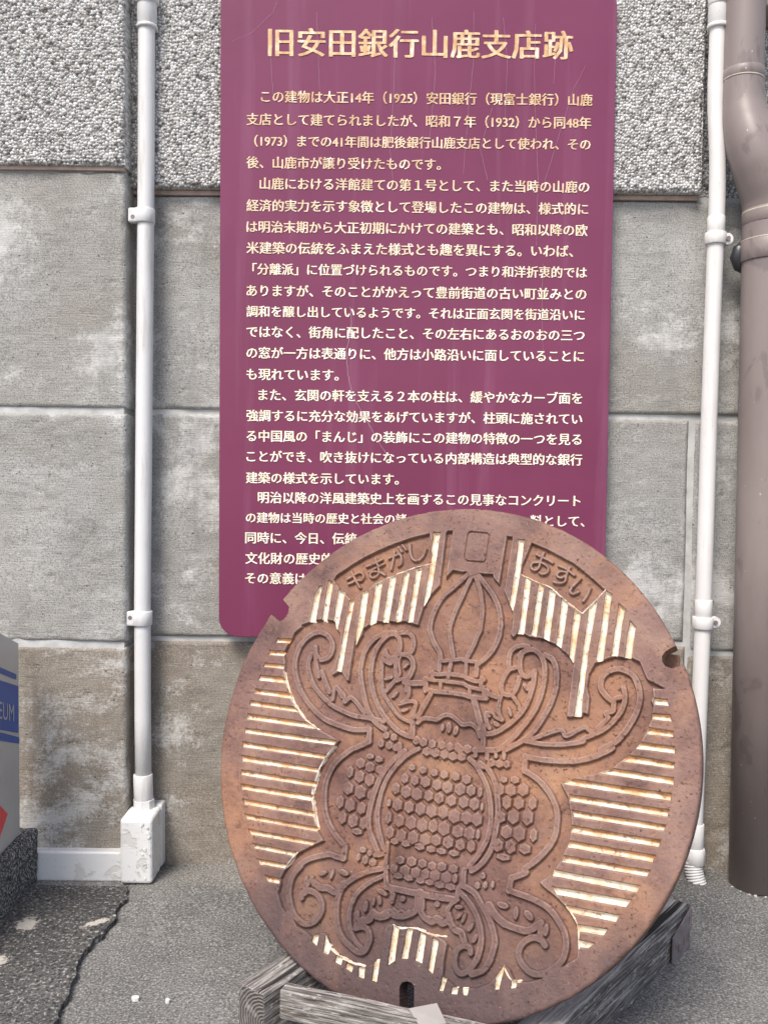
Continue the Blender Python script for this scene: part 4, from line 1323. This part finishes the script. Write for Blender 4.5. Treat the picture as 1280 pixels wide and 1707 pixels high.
    seg_dist(d, P, 0.005, True)
    ch = smoothstep(0.5 + (7.5 * MPZ - d) / 0.0013)
    H = np.minimum(H, -0.0030 * ch)
    top = smoothstep((H + DEP * 0.75) / (DEP * 0.6))
    # casting unevenness and pits
    H += 0.00022 * vnoise((N, N), (120, 120), 8) + 0.00016 * vnoise((N, N), (400, 400), 9) + 0.0006 * vnoise((N, N), (14, 14), 10)
    g = np.random.default_rng(3)
    for _ in range(900):
        c = g.uniform(-half, half, 2)
        rr = g.uniform(.0008, .0022)
        w = win(c, c, rr * 2.5)
        H[w] -= g.uniform(.0003, .0010) * np.exp(-((GX[w] - c[0]) ** 2 + (GY[w] - c[1]) ** 2) / rr ** 2)
    # rounded outer rim
    rr = np.hypot(GX, GY)
    edge = R - rr + 0.0008 * vnoise((N, N), (60, 60), 12)
    H -= 0.0035 * (1 - np.sqrt(np.clip(1 - (1 - np.clip(edge / 0.0045, 0, 1)) ** 2, 0, 1)))
    # outline with the two lifting notches and the slot
    sdf = R - rr
    for s in ("A 560,1120 620,1172 650,1192 690,1172 735,1110 742,1045 685,975 600,880 480,1060",
              "H 950,222 900,245 840,285 808,330 812,385 845,430 900,452 960,440 1032,405 1120,380 1060,200"):
        sdf = np.minimum(sdf, -sd_poly(parse(s), 0.012))
    slot = parse("N 405,1490 400,1290 405,1240 430,1205 475,1192 520,1205 548,1240 552,1280 548,1490")
    sdf = np.minimum(sdf, -sd_poly(slot, 0.012))
    keep = sdf > -0.45 * cell
    near = keep & (sdf < 0.55 * cell)
    gy_, gx_ = np.gradient(sdf, cell)
    gl = np.hypot(gx_, gy_) + 1e-9
    VX, VY = GX.copy(), GY.copy()
    VX[near] -= (sdf * gx_ / gl)[near]
    VY[near] -= (sdf * gy_ / gl)[near]
    idx = np.arange(N * N).reshape(N, N)
    fk = keep[:-1, :-1] & keep[:-1, 1:] & keep[1:, 1:] & keep[1:, :-1]
    Q = np.stack([idx[:-1, :-1], idx[:-1, 1:], idx[1:, 1:], idx[1:, :-1]], -1)
    flab = lab[:-1, :-1]
    V = np.stack([VX, VY, H], -1).reshape(-1, 3)
    topf, paintf = top.ravel(), paint.ravel()
    kk = 4
    cs = np.pad(H, ((kk + 1, kk), (kk + 1, kk)), mode='edge').cumsum(0).cumsum(1)
    n_ = 2 * kk + 1
    blur = (cs[n_:, n_:] - cs[:-n_, n_:] - cs[n_:, :-n_] + cs[:-n_, :-n_]) / n_ ** 2
    convexf = (np.clip((H - blur - 0.0005) / 0.0014, 0, 1) * (paint < .2) * (top > .5)).ravel()
    bleedf = bleed.ravel()

    root = thing("manhole_cover", "round rusty iron manhole cover with a lantern relief leaning in the wooden frame", "manhole cover")
    root.matrix_world = Matrix(((LU.x, LV.x, LN.x, LC.x), (LU.y, LV.y, LN.y, LC.y), (LU.z, LV.z, LN.z, LC.z), (0, 0, 0, 1)))
    for lb, nm in sorted(names.items()):
        q = Q[fk & (flab == lb)]
        if len(q) < 4:
            continue
        u, inv = np.unique(q.ravel(), return_inverse=True)
        me = np_mesh(nm, V[u], inv.reshape(-1, 4), {"top": topf[u], "paint": paintf[u], "wear": convexf[u], "bleed": bleedf[u]})
        o = obj(nm, me, M['iron'], root)
        if lb in (10, 11):
            o["label"] = "raised hiragana word in the upper left panel" if lb == 10 else "raised hiragana word in the upper right panel"
    # side wall from the boundary edges
    q = Q[fk]
    e = np.concatenate([q[:, [0, 1]], q[:, [1, 2]], q[:, [2, 3]], q[:, [3, 0]]])
    key = np.sort(e, 1)
    key = key[:, 0].astype(np.int64) * (N * N) + key[:, 1]
    _, first, cnt = np.unique(key, return_index=True, return_counts=True)
    be = e[first[cnt == 1]]
    u, inv = np.unique(be.ravel(), return_inverse=True)
    inv = inv.reshape(-1, 2)
    vt = V[u]
    vb = vt.copy(); vb[:, 2] = -0.026
    m = len(u)
    quads = np.stack([inv[:, 1], inv[:, 0], inv[:, 0] + m, inv[:, 1] + m], -1)
    me = np_mesh("rim_edge", np.concatenate([vt, vb]), quads, {"top": np.full(2 * m, .5), "paint": np.zeros(2 * m)})
    obj("rim_edge", me, M['iron'], root)
    # ribbed underside
    bm = bmesh.new()
    tube(bm, [(0, 0, -.0255), (0, 0, -.032)], R * .885, 96)
    for k in range(6):
        a = k * math.pi / 6
        d = Vector((math.cos(a), math.sin(a), 0)) * R * .86
        tube(bm, [-d + Vector((0, 0, -.034)), d + Vector((0, 0, -.034))], .010, 8)
    me = bpy.data.meshes.new("underside"); bm.to_mesh(me); bm.free()
    obj("underside", me, M['iron'], root)
    # pocket behind the right-hand lifting notch
    c = parse("H 930,335")[0]
    bm = bmesh.new()
    bx(bm, (c[0] - .030, c[1] - .018, -.044), (c[0] + .003, c[1] + .012, -.038), .002)
    bx(bm, (c[0] - .036, c[1] - .018, -.044), (c[0] - .030, c[1] + .012, -.024), .001)
    me = bpy.data.meshes.new("lifting_pocket"); bm.to_mesh(me); bm.free()
    obj("lifting_pocket", me, M['iron'], root)


build_lid()


# ------------------------------------------------------------------ weathered wooden frame the cover leans in
def wooden_frame():
    ZT_ = 0.072
    t = thing("wooden_frame", "weathered grey timber frame on the ground holding the rusty manhole cover", "wooden frame", atz(700, 1660, 0.0))
    t.location.z = 0

    def beam(name, p, q, width, ztop, zbot, mat, side=1, ends=True):
        """plank whose top edge line runs p->q; width extends to the given side"""
        d = Vector((q.x - p.x, q.y - p.y, 0)); L = d.length; d.normalize()
        s = Vector((-d.y, d.x, 0)) * side
        h = ztop - zbot
        bm = bmesh.new()
        bx(bm, (0, min(0, width), -h / 2), (L, max(0, width), h / 2), .0022, 2)
        bmesh.ops.subdivide_edges(bm, edges=[e for e in bm.edges if e.calc_length() > .05], cuts=24, use_grid_fill=True)
        for v in bm.verts:
            n = mnoise.noise(Vector((v.co.x * 14, v.co.y * 120, v.co.z * 120)))
            v.co.y += n * .0012
            v.co.z += mnoise.noise(Vector((v.co.x * 12, v.co.y * 100 + 9, v.co.z * 40))) * .0014
        bmesh.ops.recalc_face_normals(bm, faces=bm.faces)
        me = bpy.data.meshes.new(name)
        bm.to_mesh(me); bm.free()
        o = obj(name, me, mat, t)
        me.materials.append(M['endg'])
        for f in me.polygons:
            if abs(f.normal.x) > .8:
                f.material_index = 1
        ang = math.atan2(d.y, d.x)
        o.location = Vector((p.x, p.y, (ztop + zbot) / 2)) - t.location
        o.rotation_euler = (0, 0, ang)
        o.scale = (1, side, 1)
        return o
    # front rail: upper front edge from (465,1650) towards (749,1705)
    a, b = atz(466, 1650, .076), atz(756, 1713, .076)
    d = (b - a).normalized()
    q = a + d * 0.42
    rail = beam("front_rail", a, q, .020, .076, .040, M['woodx'], 1)
    # left beam
    p, e1 = atz(439, 1659, ZT_), atz(511, 1612, ZT_)
    d2 = (atz(480, 1594, ZT_) - atz(389, 1651, ZT_)).normalized()
    beam("side_beam", p, p + d2 * .36, .042, ZT_, .0, M['woodx'], 1)
    # right beam
    c0, e2 = atz(1126, 1524, .066), atz(959, 1686, .066)
    d3 = (e2 - c0).normalized()
    c = c0 - d3 * .045
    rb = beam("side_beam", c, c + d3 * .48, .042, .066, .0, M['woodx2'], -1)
    rb.data.materials.append(M['wood_lit'])
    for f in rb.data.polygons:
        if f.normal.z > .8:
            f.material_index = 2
    # back rail, butting against the inner side of the right beam
    far = p + d2 * .36
    inn = Vector((d3.y, -d3.x, 0)) * -1.0
    if inn.x > 0:
        inn = -inn
    k0 = c + inn * .0425 + d3 * .004
    dirb = (Vector((far.x, far.y, 0)) - Vector((k0.x, k0.y, 0))).normalized()
    beam("back_rail", k0, k0 + dirb * .46, .044, .064, .004, M['woodx'], 1)
    # perforated angle bracket at the far right corner
    def plate(bm, o, ex, ez, L, Hh, nrm, holes):
        us = sorted({0.0, L} | {h[0] for h in holes} | {h[1] for h in holes})
        vs_ = sorted({0.0, Hh} | {h[2] for h in holes} | {h[3] for h in holes})
        for u0, u1 in zip(us, us[1:]):
            for v0, v1 in zip(vs_, vs_[1:]):
                um, vm = (u0 + u1) / 2, (v0 + v1) / 2
                if any(h[0] <= um <= h[1] and h[2] <= vm <= h[3] for h in holes):
                    continue
                bm.faces.new([bm.verts.new(o + ex * u + ez * v) for u, v in ((u0, v0), (u1, v0), (u1, v1), (u0, v1))])
    bm = bmesh.new()
    z = Vector((0, 0, 1))
    out = -inn
    corner = Vector((c.x, c.y, .002)) + out * .0035 - d3 * .0035
    holes1 = [(.008, .013, .036, .050), (.009, .014, .010, .024), (.026, .032, .012, .028), (.046, .053, .012, .028)]
    # flange along the beam (tapering) and flange across its end, both standing slightly proud
    plate(bm, corner, d3, z, .070, .058, out, holes1)
    for v in bm.verts:
        u = (v.co - corner).dot(d3)
        v.co.z = .002 + (v.co.z - .002) * (1 - .35 * max(0, u) / .07)
    holes2 = [(.010, .015, .012, .024), (.010, .015, .040, .052), (.026, .031, .022, .034)]
    plate(bm, corner, inn, z, .040, .062, out, holes2)
    bmesh.ops.remove_doubles(bm, verts=bm.verts, dist=1e-5)
    bmesh.ops.solidify(bm, geom=list(bm.faces), thickness=.0022)
    from_bm("corner_bracket", bm, M['steel'], t)
    # scrap of grey card tucked against the cover
    P = [atz(681, 1681, .080), atz(728, 1672, .086), atz(744, 1706, .079), atz(700, 1712, .072)]
    bm = bmesh.new()
    prism(bm, P, Vector((0, .001, -.0014)))
    o = from_bm("card_scrap", bm, M['card'])
    tag(o, "small grey card scrap lying on the front rail against the rusty cover", "card")


wooden_frame()
